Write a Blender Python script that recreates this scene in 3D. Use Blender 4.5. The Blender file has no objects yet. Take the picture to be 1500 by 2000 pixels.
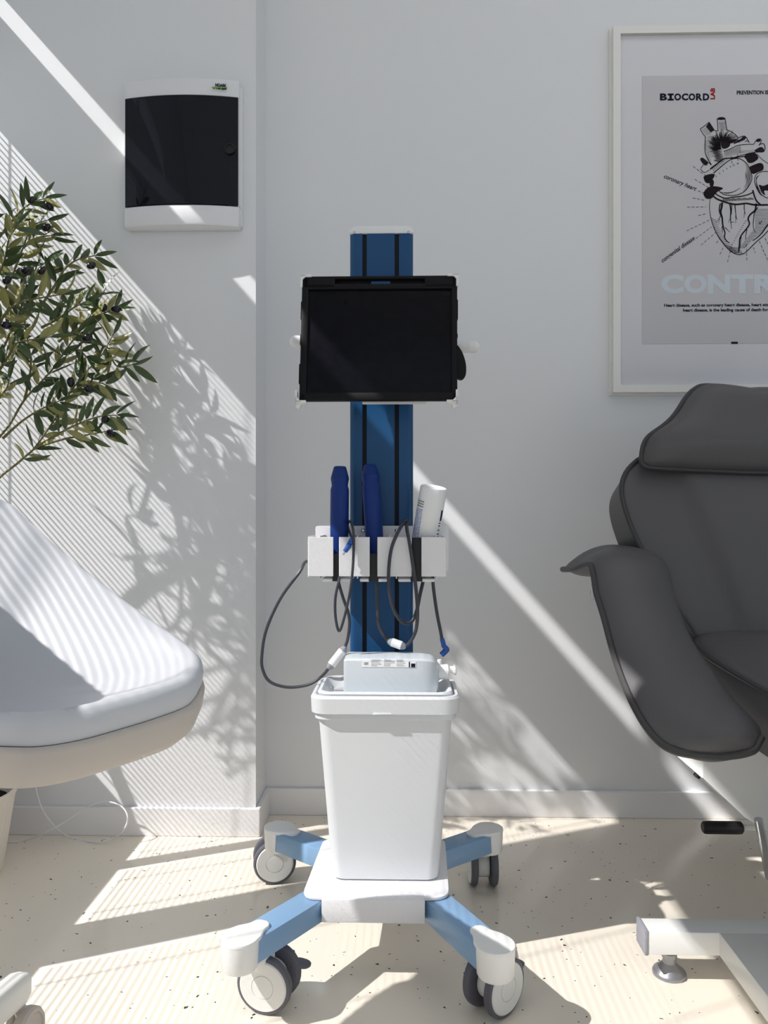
import bpy, bmesh, math, random
from mathutils import Vector as V, Matrix
random.seed(7)
S = bpy.context.scene
COL = S.collection
PI = math.pi

# ------------------------------------------------------------------ camera
F, CX, CY, H, YAW = 1501.0, 750.0, 1009.0, 0.77, 0.0239      # 1500x2000 frame
cam = bpy.data.cameras.new('camera'); cam_o = bpy.data.objects.new('camera', cam); COL.objects.link(cam_o)
cam_o.location = (0, 0, H); cam_o.rotation_euler = (PI/2, 0, YAW)
cam.sensor_width = 36; cam.lens = 36*F/2000; cam.shift_y = (CY-1000)/2000; cam.clip_start = 0.02
S.camera = cam_o
# ------------------------------------------------------------------ light
SUN_D = V((1, 0.4405, -1.1264))
w = bpy.data.worlds.new('daylight'); S.world = w; w.use_nodes = True
w.node_tree.nodes['Background'].inputs[0].default_value = (0.80, 0.90, 1.0, 1)
w.node_tree.nodes['Background'].inputs[1].default_value = 0.68
sun = bpy.data.lights.new('sun', 'SUN'); sun_o = bpy.data.objects.new('sun', sun); COL.objects.link(sun_o)
sun.energy = 6.6; sun.angle = math.radians(0.52); sun.color = (1.0, 0.975, 0.955)
sun_o.rotation_euler = SUN_D.to_track_quat('-Z', 'Y').to_euler(); sun_o.location = (-4, -1, 5)
S.view_settings.view_transform = 'Standard'; S.view_settings.look = 'None'
S.view_settings.gamma = 1; S.view_settings.exposure = 0.0; S.view_settings.use_curve_mapping = False
S.cycles.max_bounces = 10; S.cycles.diffuse_bounces = 6; S.cycles.glossy_bounces = 4
S.cycles.transparent_max_bounces = 12; S.cycles.caustics_reflective = False; S.cycles.caustics_refractive = False
S.cycles.use_denoising = True
def portal(name, loc, rot, sx, sy):
    l = bpy.data.lights.new(name, 'AREA'); l.shape = 'RECTANGLE'; l.size = sx; l.size_y = sy
    l.cycles.is_portal = True
    o = bpy.data.objects.new(name, l); COL.objects.link(o); o.location = loc; o.rotation_euler = rot
ROOM_X0, ROOM_X1, ROOM_Y0, ROOM_Z = -1.09, 2.3, -2.2, 2.75
portal('fill_opening_portal', (0.575, ROOM_Y0-0.1, 1.335), (PI/2, 0, 0), 3.05, 2.57)  # opening behind the camera, added for fill daylight
portal('fill_opening_portal', (ROOM_X1+0.1, -0.05, 1.19), (PI/2, 0, PI/2), 2.9, 2.22)  # opening in the right wall, added for more fill

def overhead_fill(name, x, y, watt, size):  # unseen area light added overhead to lift the shaded areas
    l = bpy.data.lights.new(name, 'AREA'); l.shape = 'SQUARE'; l.size = size; l.energy = watt; l.color = (0.97, 0.98, 1.0)
    o = bpy.data.objects.new(name, l); COL.objects.link(o); o.location = (x, y, ROOM_Z-0.02)
overhead_fill('overhead_fill_light', 0.1, 0.95, 2.0, 1.1); overhead_fill('overhead_fill_light', 1.2, 1.0, 4.0, 1.1)

# ------------------------------------------------------------------ measuring helpers
def ray(px, py):
    u = (px-CX)/F; v = -(py-CY)/F; c, s = math.cos(YAW), math.sin(YAW)
    return V((u*c-s, u*s+c, v))
def P(px, py, Y):
    d = ray(px, py); return V((0, 0, H)) + d*(Y/d.y)
def PZ(px, py, z=0.0):
    d = ray(px, py); return V((0, 0, H)) + d*((z-H)/d.z)
def PP(px, py, o, n):
    d = ray(px, py); c = V((0, 0, H)); return c + d*((o-c).dot(n)/d.dot(n))

# ------------------------------------------------------------------ mesh helpers
def poly(verts, faces):
    bm = bmesh.new(); vs = [bm.verts.new(v) for v in verts]
    for f in faces:
        try: bm.faces.new([vs[i] for i in f])
        except ValueError: pass
    return bm
def bevel(bm, r, seg=2, ang=0.5):
    es = [e for e in bm.edges if len(e.link_faces) == 2 and e.calc_face_angle(0) > ang]
    if es and r > 0: bmesh.ops.bevel(bm, geom=es, offset=r, segments=seg, profile=0.5, affect='EDGES')
    return bm
def recalc(bm):
    bmesh.ops.recalc_face_normals(bm, faces=bm.faces); return bm
def bx(x0, x1, y0, y1, z0, z1, bev=0.0, seg=2):
    vs = [(x, y, z) for x in (x0, x1) for y in (y0, y1) for z in (z0, z1)]
    bm = poly(vs, [(0,1,3,2), (4,6,7,5), (0,4,5,1), (2,3,7,6), (0,2,6,4), (1,5,7,3)])
    recalc(bm)
    return bevel(bm, bev, seg)
def joinb(*bms):
    r = bmesh.new(); me = bpy.data.meshes.new('tmp')
    for b in bms:
        b.to_mesh(me); r.from_mesh(me); b.free()
    bpy.data.meshes.remove(me); return r
def xf(bm, m):
    bmesh.ops.transform(bm, matrix=m, verts=bm.verts); return bm
def basis(o, u, v, w_):
    return Matrix(((u.x, v.x, w_.x, o.x), (u.y, v.y, w_.y, o.y), (u.z, v.z, w_.z, o.z), (0, 0, 0, 1)))
def loft(rings, closed=True, cap=True):
    n = len(rings[0]); vs = [p for r in rings for p in r]; fs = []
    for i in range(len(rings)-1):
        for j in range(n if closed else n-1):
            k = (j+1) % n
            fs.append((i*n+j, i*n+k, (i+1)*n+k, (i+1)*n+j))
    if cap and closed:
        fs.append(tuple(range(n))[::-1]); fs.append(tuple((len(rings)-1)*n+j for j in range(n)))
    return recalc(poly(vs, fs))
def axes(d):
    d = d.normalized(); a = V((0, 0, 1)) if abs(d.z) < 0.9 else V((1, 0, 0))
    u = a.cross(d).normalized(); return u, d.cross(u), d
def lathe(prof, o=V((0,0,0)), d=V((0,0,1)), n=32):
    u, v, d = axes(V(d)); o = V(o)
    rings = [[o + d*h + (u*math.cos(2*PI*j/n) + v*math.sin(2*PI*j/n))*max(r, 1e-5) for j in range(n)] for r, h in prof]
    return loft(rings)
def cyl(p0, p1, r0, r1=None, n=28, bev=0.0):
    p0, p1 = V(p0), V(p1); L = (p1-p0).length; r1 = r0 if r1 is None else r1
    if bev: prof = [(r0-bev, 0), (r0-bev*0.3, bev*0.3), (r0, bev), (r1, L-bev), (r1-bev*0.3, L-bev*0.3), (r1-bev, L)]
    else: prof = [(r0, 0), (r1, L)]
    return lathe(prof, p0, p1-p0, n)
def spline(pts, k=8, closed=False):
    pts = [V(p) for p in pts]; n = len(pts); out = []
    for i in range(n if closed else n-1):
        if closed: a, b, c, d = pts[i-1], pts[i], pts[(i+1) % n], pts[(i+2) % n]
        else: a, b, c, d = pts[max(i-1, 0)], pts[i], pts[i+1], pts[min(i+2, n-1)]
        for t in range(k):
            t /= k
            out.append(0.5*((2*b) + (c-a)*t + (2*a-5*b+4*c-d)*t*t + (3*b-a-3*c+d)*t**3))
    if not closed: out.append(pts[-1])
    return out
def tube(pts, r, n=10, k=8, closed=False, rend=None):
    ps = spline(pts, k, closed) if k else [V(p) for p in pts]
    m = len(ps); rings = []; u = None
    for i, p in enumerate(ps):
        if closed: t = (ps[(i+1) % m]-ps[i-1]).normalized()
        else: t = (ps[min(i+1, m-1)]-ps[max(i-1, 0)]).normalized()
        u = axes(t)[0] if u is None else (u - t*u.dot(t)).normalized()
        v = t.cross(u); rr = r if rend is None else r+(rend-r)*i/(m-1)
        rings.append([p + (u*math.cos(2*PI*j/n)+v*math.sin(2*PI*j/n))*rr for j in range(n)])
    if closed: rings.append(rings[0])
    bm = loft(rings, cap=not closed)
    if closed: bmesh.ops.remove_doubles(bm, verts=bm.verts, dist=1e-6)
    return bm
def rrect(cx, cy, w_, h, r, n=6):
    out = []
    for sx, sy, a0 in ((1, 1, 0), (-1, 1, PI/2), (-1, -1, PI), (1, -1, 1.5*PI)):
        for i in range(n+1):
            a = a0 + PI/2*i/n
            out.append((cx+sx*(w_/2-r)+r*math.cos(a), cy+sy*(h/2-r)+r*math.sin(a)))
    return out
def roundpoly(pts, r, n=5):
    out = []; m = len(pts)
    for i in range(m):
        a, b, c = V(pts[i-1]), V(pts[i]), V(pts[(i+1) % m])
        rr = r[i] if isinstance(r, (list, tuple)) else r
        d0 = (a-b).normalized()*min(rr, (a-b).length*0.45); d1 = (c-b).normalized()*min(rr, (c-b).length*0.45)
        for t in range(n+1):
            t /= n
            out.append((b+d0)*(1-t)**2 + b*2*t*(1-t) + (b+d1)*t*t)
    return out
def prism(pts, o, u, v, w_, d0, d1, bev=0.0, seg=2):
    """polygon (2D) in plane (o; u, v) pulled from d0 to d1 along w_"""
    r0 = [o+u*p[0]+v*p[1]+w_*d0 for p in pts]; r1 = [o+u*p[0]+v*p[1]+w_*d1 for p in pts]
    bm = loft([r0, r1])
    if bev: bevel(bm, bev, seg, 0.9)
    return bm
X_, Y_, Z_ = V((1, 0, 0)), V((0, 1, 0)), V((0, 0, 1))
def pillow(outl, o, u, v, w_, hf, hb, thick=0.0, K=10, e=2.6, fn=None):
    """closed 2D outline swollen by hf in front (+w) and hb behind, optional straight side of width thick"""
    c = sum((V((p[0], p[1], 0)) for p in outl), V((0,0,0)))/len(outl)
    def ring(s, h):
        q = []
        for p in outl:
            a, b = c.x+(p[0]-c.x)*s, c.y+(p[1]-c.y)*s
            q.append(o+u*a+v*b+w_*(h + (fn(a, b)*(1-s**6) if fn and h > -thick*0.4 else 0)))
        return q
    rings = []
    for k in range(K+1):
        s = 0.02+0.98*(k/K)**0.75; rings.append(ring(s, hf*(1-s**e)**0.55 if s < 1 else 0))
    if thick: rings.append(ring(1.0, -thick))
    for k in range(K-1, -1, -1):
        s = 0.02+0.98*(k/K)**0.75; rings.append(ring(s, -thick-hb*(1-s**e)**0.55))
    return loft(rings)

# ------------------------------------------------------------------ object helpers
def origin(o):
    p = V((0, 0, 0))
    while o is not None:
        p += o.location; o = o.parent
    return p
def obj(name, bm, mat, parent=None, smooth=True, ang=0.6, label=None, at=None):
    me = bpy.data.meshes.new(name)
    o = bpy.data.objects.new(name, me); COL.objects.link(o)
    if parent is not None: o.parent = parent; off = origin(parent)
    else: off = V(at) if at is not None else V((0, 0, 0)); o.location = off
    bmesh.ops.translate(bm, verts=bm.verts, vec=-off)
    bm.to_mesh(me); bm.free(); me.materials.append(mat)
    if smooth:
        me.shade_smooth(); me.set_sharp_from_angle(angle=ang)
    if label: o['label'] = label
    return o
def tag(o, label, cat, group=None):
    o['label'] = label; o['category'] = cat
    if group: o['group'] = group
    return o
def thing(name, label, cat, loc, group=None):
    o = bpy.data.objects.new(name, None); COL.objects.link(o); o.location = V(loc); o.empty_display_size = 0.05
    return tag(o, label, cat, group)
def struct(name, bm, mat, parent=None, smooth=False):
    o = obj(name, bm, mat, parent, smooth)
    if parent is None: o['kind'] = 'structure'
    return o
def textbm(s, o, u, v, h, width=None, bold=0.0, shear=0.0, center=False, sp=1.0):
    cu = bpy.data.curves.new('t', 'FONT'); cu.body = s; cu.size = 1; cu.offset = bold; cu.shear = shear; cu.extrude = 0.003
    cu.space_character = sp; cu.resolution_u = 4
    ob = bpy.data.objects.new('t', cu); COL.objects.link(ob)
    dg = bpy.context.evaluated_depsgraph_get(); me = bpy.data.meshes.new_from_object(ob.evaluated_get(dg))
    bm = bmesh.new(); bm.from_mesh(me)
    bpy.data.objects.remove(ob); bpy.data.curves.remove(cu); bpy.data.meshes.remove(me)
    xs = [p.co.x for p in bm.verts]; x0, x1 = min(xs), max(xs)
    sy = h/0.70; sx = sy if width is None else width/(x1-x0)
    w_ = u.cross(v)
    for p in bm.verts:
        a = (p.co.x - (x0+x1)/2 if center else p.co.x-x0)*sx; b = p.co.y*sy; c = p.co.z*0.05
        p.co = o+u*a+v*b+w_*c
    return bm

# ------------------------------------------------------------------ materials
def lin(c):
    return tuple((x/255/12.92 if x/255 <= 0.04045 else ((x/255+0.055)/1.055)**2.4) for x in c)+(1,)
def mat(name, rgb, rough=0.5, spec=0.5, metal=0.0, coat=0.0, bump=None, trans=0.0, sss=0.0, vary=None):
    m = bpy.data.materials.new(name); m.use_nodes = True; nt = m.node_tree; b = nt.nodes['Principled BSDF']
    b.inputs['Base Color'].default_value = lin(rgb); b.inputs['Roughness'].default_value = rough
    b.inputs['Specular IOR Level'].default_value = spec; b.inputs['Metallic'].default_value = metal
    b.inputs['Coat Weight'].default_value = coat; b.inputs['Transmission Weight'].default_value = trans
    if sss:
        b.inputs['Subsurface Weight'].default_value = sss; b.inputs['Subsurface Radius'].default_value = (0.02, 0.02, 0.02)
    tc = None
    if bump or vary: tc = nt.nodes.new('ShaderNodeTexCoord')
    if bump:
        sc, st, ds = bump
        n = nt.nodes.new('ShaderNodeTexNoise'); n.inputs['Scale'].default_value = sc; n.inputs['Detail'].default_value = 3
        bp = nt.nodes.new('ShaderNodeBump'); bp.inputs['Strength'].default_value = st; bp.inputs['Distance'].default_value = ds
        nt.links.new(tc.outputs['Object'], n.inputs['Vector']); nt.links.new(n.outputs['Fac'], bp.inputs['Height'])
        nt.links.new(bp.outputs['Normal'], b.inputs['Normal'])
    if vary:
        sc, rgb2 = vary
        n = nt.nodes.new('ShaderNodeTexNoise'); n.inputs['Scale'].default_value = sc; n.inputs['Detail'].default_value = 4
        mx = nt.nodes.new('ShaderNodeMix'); mx.data_type = 'RGBA'
        mx.inputs[6].default_value = lin(rgb); mx.inputs[7].default_value = lin(rgb2)
        nt.links.new(tc.outputs['Object'], n.inputs['Vector']); nt.links.new(n.outputs['Fac'], mx.inputs[0])
        nt.links.new(mx.outputs[2], b.inputs['Base Color'])
    return m
M = {}
M['wall'] = mat('wall_paint', (226, 226, 227), 0.6, 0.3, bump=(180, 0.04, 0.001), vary=(1.2, (223, 224, 226)))
M['ceil'] = mat('ceiling_paint', (230, 230, 230), 0.8, 0.2)
M['base'] = mat('baseboard_paint', (230, 229, 230), 0.35, 0.4)
M['white'] = mat('white_plastic', (232, 232, 231), 0.38, 0.5)
M['whitemetal'] = mat('white_powder_coat', (228, 227, 229), 0.45, 0.4, bump=(420, 0.35, 0.0006))
M['whiterough'] = mat('white_hammered_paint', (226, 225, 227), 0.4, 0.45, bump=(430, 0.5, 0.0009))
M['bin'] = mat('bin_plastic', (214, 216, 219), 0.42, 0.5)
M['blue'] = mat('blue_enamel', (28, 76, 120), 0.34, 0.3)
M['legblue'] = mat('light_blue_enamel', (126, 160, 194), 0.32, 0.5)
M['groove'] = mat('groove_dark', (14, 20, 30), 0.6, 0.3)
M['probe'] = mat('handset_blue', (9, 46, 116), 0.5, 0.3)
M['plug'] = mat('plug_blue', (36, 84, 160), 0.45, 0.4)
M['cable'] = mat('cable_grey', (54, 55, 64), 0.42, 0.5)
M['tyre'] = mat('tyre_grey', (92, 92, 100), 0.5, 0.4)
M['hub'] = mat('hub_grey', (222, 221, 218), 0.4, 0.4)
M['case'] = mat('tablet_case', (16, 15, 18), 0.6, 0.2)
M['screen'] = mat('tablet_glass', (5, 5, 7), 0.22, 0.12, vary=(60, (20, 20, 28)))
M['steel'] = mat('polished_steel', (200, 202, 208), 0.18, 0.5, metal=1.0)
M['castmetal'] = mat('cast_metal', (160, 160, 165), 0.4, 0.5, metal=0.8)
M['leather'] = mat('dark_leather', (88, 86, 87), 0.46, 0.35, bump=(320, 0.22, 0.0008))
M['piping'] = mat('leather_piping', (62, 61, 61), 0.45, 0.4, bump=(300, 0.15, 0.0006))
M['shellw'] = mat('white_leather', (194, 196, 201), 0.45, 0.4, bump=(500, 0.08, 0.0004))
M['shellb'] = mat('shell_beige', (188, 181, 174), 0.5, 0.35)
M['chairleg'] = mat('chair_leg_white', (222, 222, 218), 0.4, 0.4)
M['bark'] = mat('branch', (132, 126, 84), 0.7, 0.2, vary=(60, (96, 92, 58)))
M['trunk'] = mat('trunk', (118, 104, 84), 0.8, 0.2, vary=(30, (88, 74, 58)))
M['olive'] = mat('olive_fruit', (20, 18, 30), 0.22, 0.5)
M['pot'] = mat('pot_beige', (222, 214, 202), 0.55, 0.35)
M['soil'] = mat('soil', (26, 23, 22), 0.9, 0.2, bump=(120, 0.8, 0.004))
M['cord'] = mat('white_cord', (222, 221, 222), 0.5, 0.3)
M['frame'] = mat('frame_white', (231, 229, 224), 0.45, 0.4)
M['matb'] = mat('mat_board', (238, 236, 240), 0.8, 0.2)
M['paper'] = mat('poster_paper', (219, 216, 219), 0.7, 0.2)
M['ink'] = mat('print_ink', (40, 32, 38), 0.8, 0.1)
M['inkblue'] = mat('print_navy', (28, 30, 50), 0.8, 0.1)
M['inkred'] = mat('print_red', (176, 30, 50), 0.8, 0.1)
M['inkpale'] = mat('print_pale_blue', (226, 233, 241), 0.8, 0.1)
M['labelblue'] = mat('label_blue', (96, 122, 186), 0.6, 0.3)
M['labelgrey'] = mat('label_grey', (150, 150, 158), 0.6, 0.3)
M['labelwhite'] = mat('label_white', (238, 238, 240), 0.6, 0.3)
M['box'] = mat('board_plastic', (226, 226, 228), 0.3, 0.5)
M['breaker'] = mat('breaker_grey', (90, 92, 100), 0.5, 0.3)
M['black'] = mat('black_plastic', (20, 20, 22), 0.45, 0.4)
M['green'] = mat('logo_green', (110, 180, 50), 0.6, 0.2)
M['alu'] = mat('window_frame_white', (225, 226, 228), 0.45, 0.4)
M['slat'] = mat('blind_slat', (232, 232, 232), 0.45, 0.4)
M['jug'] = mat('frosted_plastic', (214, 221, 227), 0.35, 0.5, trans=0.15)
M['basewhite'] = mat('base_white', (226, 226, 224), 0.35, 0.5)
# tinted door: dark smoked plastic
def mix_glass(name, tint, gl_rough, fres, opac):
    m = bpy.data.materials.new(name); m.use_nodes = True; nt = m.node_tree; nt.nodes.clear()
    out = nt.nodes.new('ShaderNodeOutputMaterial'); tr = nt.nodes.new('ShaderNodeBsdfTransparent')
    tr.inputs[0].default_value = tint; gl = nt.nodes.new('ShaderNodeBsdfGlossy'); gl.inputs['Roughness'].default_value = gl_rough
    fr = nt.nodes.new('ShaderNodeFresnel'); fr.inputs[0].default_value = fres; mx = nt.nodes.new('ShaderNodeMixShader')
    nt.links.new(fr.outputs[0], mx.inputs[0]); nt.links.new(tr.outputs[0], mx.inputs[1]); nt.links.new(gl.outputs[0], mx.inputs[2])
    last = mx
    if opac:
        df = nt.nodes.new('ShaderNodeBsdfDiffuse'); df.inputs[0].default_value = opac; m2 = nt.nodes.new('ShaderNodeMixShader')
        m2.inputs[0].default_value = 0.35
        nt.links.new(mx.outputs[0], m2.inputs[1]); nt.links.new(df.outputs[0], m2.inputs[2]); last = m2
    nt.links.new(last.outputs[0], out.inputs[0]); return m
M['smoked'] = mix_glass('smoked_door', (0.16, 0.16, 0.20, 1), 0.03, 1.5, (0.02, 0.022, 0.034, 1))
M['glass'] = mix_glass('picture_glass', (0.99, 0.99, 0.99, 1), 0.03, 1.12, None)
# floor: poured beige resin with black flecks
def floor_mat():
    m = mat('flecked_resin_floor', (206, 194, 176), 0.14, 0.5); nt = m.node_tree; b = nt.nodes['Principled BSDF']
    tc = nt.nodes.new('ShaderNodeTexCoord'); L = nt.links
    nz = nt.nodes.new('ShaderNodeTexNoise'); nz.inputs['Scale'].default_value = 130; nz.inputs['Detail'].default_value = 2
    L.new(tc.outputs['Object'], nz.inputs['Vector'])
    off = nt.nodes.new('ShaderNodeVectorMath'); off.operation = 'SCALE'; off.inputs['Scale'].default_value = 0.011
    L.new(nz.outputs['Color'], off.inputs[0])
    add = nt.nodes.new('ShaderNodeVectorMath'); L.new(tc.outputs['Object'], add.inputs[0]); L.new(off.outputs[0], add.inputs[1])
    prev = None
    for scale, thr, size in ((27, 0.80, 0.42), (62, 0.82, 0.60)):
        vo = nt.nodes.new('ShaderNodeTexVoronoi'); vo.voronoi_dimensions = '2D'; vo.inputs['Scale'].default_value = scale
        L.new(add.outputs[0], vo.inputs['Vector'])
        sep = nt.nodes.new('ShaderNodeSeparateColor'); L.new(vo.outputs['Color'], sep.inputs[0])
        a = nt.nodes.new('ShaderNodeMath'); a.operation = 'SUBTRACT'; L.new(sep.outputs[0], a.inputs[0]); a.inputs[1].default_value = thr
        k = nt.nodes.new('ShaderNodeMath'); k.operation = 'MULTIPLY'; L.new(a.outputs[0], k.inputs[0]); k.inputs[1].default_value = size
        lt = nt.nodes.new('ShaderNodeMath'); lt.operation = 'LESS_THAN'; L.new(vo.outputs['Distance'], lt.inputs[0]); L.new(k.outputs[0], lt.inputs[1])
        if prev is None: prev = lt
        else:
            mxx = nt.nodes.new('ShaderNodeMath'); mxx.operation = 'MAXIMUM'; L.new(prev.outputs[0], mxx.inputs[0]); L.new(lt.outputs[0], mxx.inputs[1]); prev = mxx
    big = nt.nodes.new('ShaderNodeTexNoise'); big.inputs['Scale'].default_value = 3; L.new(tc.outputs['Object'], big.inputs['Vector'])
    c0 = nt.nodes.new('ShaderNodeMix'); c0.data_type = 'RGBA'; c0.inputs[6].default_value = lin((238, 229, 214)); c0.inputs[7].default_value = lin((231, 222, 208))
    L.new(big.outputs['Fac'], c0.inputs[0])
    c1 = nt.nodes.new('ShaderNodeMix'); c1.data_type = 'RGBA'; c1.inputs[7].default_value = lin((52, 47, 46))
    L.new(prev.outputs[0], c1.inputs[0]); L.new(c0.outputs[2], c1.inputs[6]); L.new(c1.outputs[2], b.inputs['Base Color'])
    n2 = nt.nodes.new('ShaderNodeTexNoise'); n2.inputs['Scale'].default_value = 14; L.new(tc.outputs['Object'], n2.inputs['Vector'])
    bp = nt.nodes.new('ShaderNodeBump'); bp.inputs['Strength'].default_value = 0.10; bp.inputs['Distance'].default_value = 0.004
    L.new(n2.outputs['Fac'], bp.inputs['Height']); L.new(bp.outputs[0], b.inputs['Normal'])
    return m
M['floor'] = floor_mat()
def leaf_mat():
    m = mat('olive_leaf', (74, 88, 50), 0.38, 0.45); nt = m.node_tree; b = nt.nodes['Principled BSDF']; L = nt.links
    g = nt.nodes.new('ShaderNodeNewGeometry'); mx = nt.nodes.new('ShaderNodeMix'); mx.data_type = 'RGBA'
    tc = nt.nodes.new('ShaderNodeTexCoord'); nz = nt.nodes.new('ShaderNodeTexNoise'); nz.inputs['Scale'].default_value = 9
    L.new(tc.outputs['Object'], nz.inputs['Vector'])
    up = nt.nodes.new('ShaderNodeMix'); up.data_type = 'RGBA'; up.inputs[6].default_value = lin((40, 62, 32)); up.inputs[7].default_value = lin((84, 100, 58))
    L.new(nz.outputs['Fac'], up.inputs[0])
    L.new(g.outputs['Backfacing'], mx.inputs[0]); L.new(up.outputs[2], mx.inputs[6]); mx.inputs[7].default_value = lin((150, 148, 92))
    L.new(mx.outputs[2], b.inputs['Base Color'])
    return m
M['leaf'] = leaf_mat()

# ------------------------------------------------------------------ the room
T_ = 0.03
Y1, Y2, XS = 1.849, 1.987, -0.354          # pier front, back wall, pier side
struct('floor', bx(ROOM_X0-0.3, ROOM_X1+0.1, ROOM_Y0-0.3, Y2+0.1, -0.1, 0), M['floor'])
struct('ceiling', bx(ROOM_X0-T_, ROOM_X1+0.1, ROOM_Y0-0.1, Y2+0.1, ROOM_Z, ROOM_Z+0.1), M['ceil'])
struct('wall_back', bx(XS-0.2, ROOM_X1+0.1, Y2, Y2+0.1, 0, ROOM_Z), M['wall'])
struct('wall_pier', bx(ROOM_X0, XS, Y1, Y2+0.1, 0, ROOM_Z), M['wall'])
struct('wall_right', joinb(bx(ROOM_X1, ROOM_X1+0.1, ROOM_Y0-0.1, -1.5, 0, ROOM_Z), bx(ROOM_X1, ROOM_X1+0.1, 1.4, Y2, 0, ROOM_Z),
       bx(ROOM_X1, ROOM_X1+0.1, -1.5, 1.4, 0, 0.08), bx(ROOM_X1, ROOM_X1+0.1, -1.5, 1.4, 2.3, ROOM_Z)), M['wall'])  # large opening added here to brighten the right side of the room
struct('wall_front', joinb(bx(ROOM_X0, -0.95, ROOM_Y0-0.1, ROOM_Y0, 0, ROOM_Z), bx(2.1, ROOM_X1, ROOM_Y0-0.1, ROOM_Y0, 0, ROOM_Z),
       bx(-0.95, 2.1, ROOM_Y0-0.1, ROOM_Y0, 0, 0.05), bx(-0.95, 2.1, ROOM_Y0-0.1, ROOM_Y0, 2.62, ROOM_Z)), M['wall'])  # opening added so sky light fills the room from behind the camera
def baseboard(name, x0, x1, y0, y1):
    return struct(name, bx(x0, x1, y0, y1, 0.0, 0.068, 0.002), M['base'])
baseboard('baseboard_back', XS+0.0, ROOM_X1, Y2-0.012, Y2)
baseboard('baseboard_pier', ROOM_X0, XS+0.012, Y1-0.012, Y1)
baseboard('baseboard_side', XS, XS+0.012, Y1, Y2-0.012)
# window wall on the left: sill, mullions, header, narrow gap above the header
A_, R_ = 1.1264, 0.4405
T = 0.03
zw = lambda c: c - A_*ROOM_X0
yw = lambda c: c + R_*ROOM_X0
SILL, TOP, SL0, SL1 = zw(-0.6956), zw(0.6095), zw(0.885), zw(0.938)
wl0, wl1 = ROOM_X0-T, ROOM_X0
struct('wall_left', joinb(bx(wl0, wl1, ROOM_Y0-0.1, Y1, 0, SILL), bx(wl0, wl1, ROOM_Y0-0.1, -0.3, SILL, ROOM_Z),
       bx(wl0, wl1, -0.3, Y1, SL1+A_*T, ROOM_Z), bx(wl0, wl1, -0.3, 0.60, SL0, SL1+A_*T), bx(wl0, wl1, 1.205, 1.226, SL0, SL1+A_*T)), M['wall'])  # filler and small bar in the gap added to cut its sun band
BAR1, BAR2 = (yw(1.966)-0.034, yw(1.966)), (yw(1.6955)-0.125, yw(1.6955))
win = struct('window_1', joinb(bx(wl0, wl1, -0.3, Y1, TOP+A_*T, SL0),
       bx(wl0, wl1, BAR1[0], BAR1[1], SILL, TOP+0.04), bx(wl0, wl1, BAR2[0], BAR2[1], SILL, TOP+0.04)), M['alu'])
def blind(y0, y1, parent):
    bms = []; n = int((TOP-SILL)/0.0158)
    ang = math.atan(A_) - math.radians(10.0); u = V((math.cos(ang), 0, -math.sin(ang)))*0.008; v = V((u.z, 0, -u.x)).normalized()*0.0003
    for i in range(n):
        c = V((ROOM_X0+0.012, 0, SILL+0.01+i*0.0158))
        ring = [c-u-v, c+u-v, c+u+v, c-u+v]
        bms.append(loft([[p+V((0, y0, 0)) for p in ring], [p+V((0, y1, 0)) for p in ring]]))
    o = obj('blind_slat', joinb(*bms), M['slat'], parent, smooth=False)
    cords = []
    k = max(1, int((y1-y0)/0.25))
    for i in range(k+1):
        y = y0+0.05+(y1-y0-0.1)*i/max(k, 1)
        cords.append(cyl((ROOM_X0+0.012, y, SILL), (ROOM_X0+0.012, y, TOP+0.02), 0.0016, n=6))
    obj('ladder_cord', joinb(*cords), M['slat'], parent)
for y0, y1 in ((BAR1[1]+0.003, Y1-0.004), (BAR2[1]+0.003, BAR1[0]-0.003), (-0.29, BAR2[0]-0.003)): blind(y0, y1, win)

# ------------------------------------------------------------------ medical cart
ZP = 0.142                                  # top of base plate
cart = thing('medical_cart', 'white and blue wheeled medical cart with tall blue column and tablet mount', 'medical cart', (0.0, 1.4, 0))
pts = [PZ(588, 1752, ZP), PZ(878, 1753, ZP), PZ(869, 1638, ZP), PZ(632, 1638, ZP)]
pl = roundpoly([(p.x, p.y, 0) for p in pts], [0.03, 0.03, 0.02, 0.02], 6)
base = obj('base_plate', prism([(p.x, p.y) for p in pl], V((0,0,0)), X_, Y_, Z_, ZP-0.006, ZP, 0.0015), M['whitemetal'], cart)
a, b = PZ(628, 1756, ZP), PZ(830, 1756, ZP)
obj('front_skirt', bx(a.x, b.x, a.y-0.002, a.y+0.03, 0.104, ZP+0.0004, 0.002), M['whiterough'], base)
LT, LB = 0.1355, 0.098
legs = [('fl', (474, 1824), (628, 1738)), ('fr', (963, 1838), (846, 1744)), ('bl', (548, 1614), (640, 1652)), ('br', (950, 1617), (850, 1656))]
casters = {'fl': ((513, 1.18), V((-0.22, -0.97, 0))), 'fr': ((992, 1.185), V((0.70, -0.71, 0))),
           'bl': ((537, 1.60), V((0.20, -0.98, 0))), 'br': ((969, 1.615), V((1, 0.02, 0)))}
tips = {}
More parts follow.
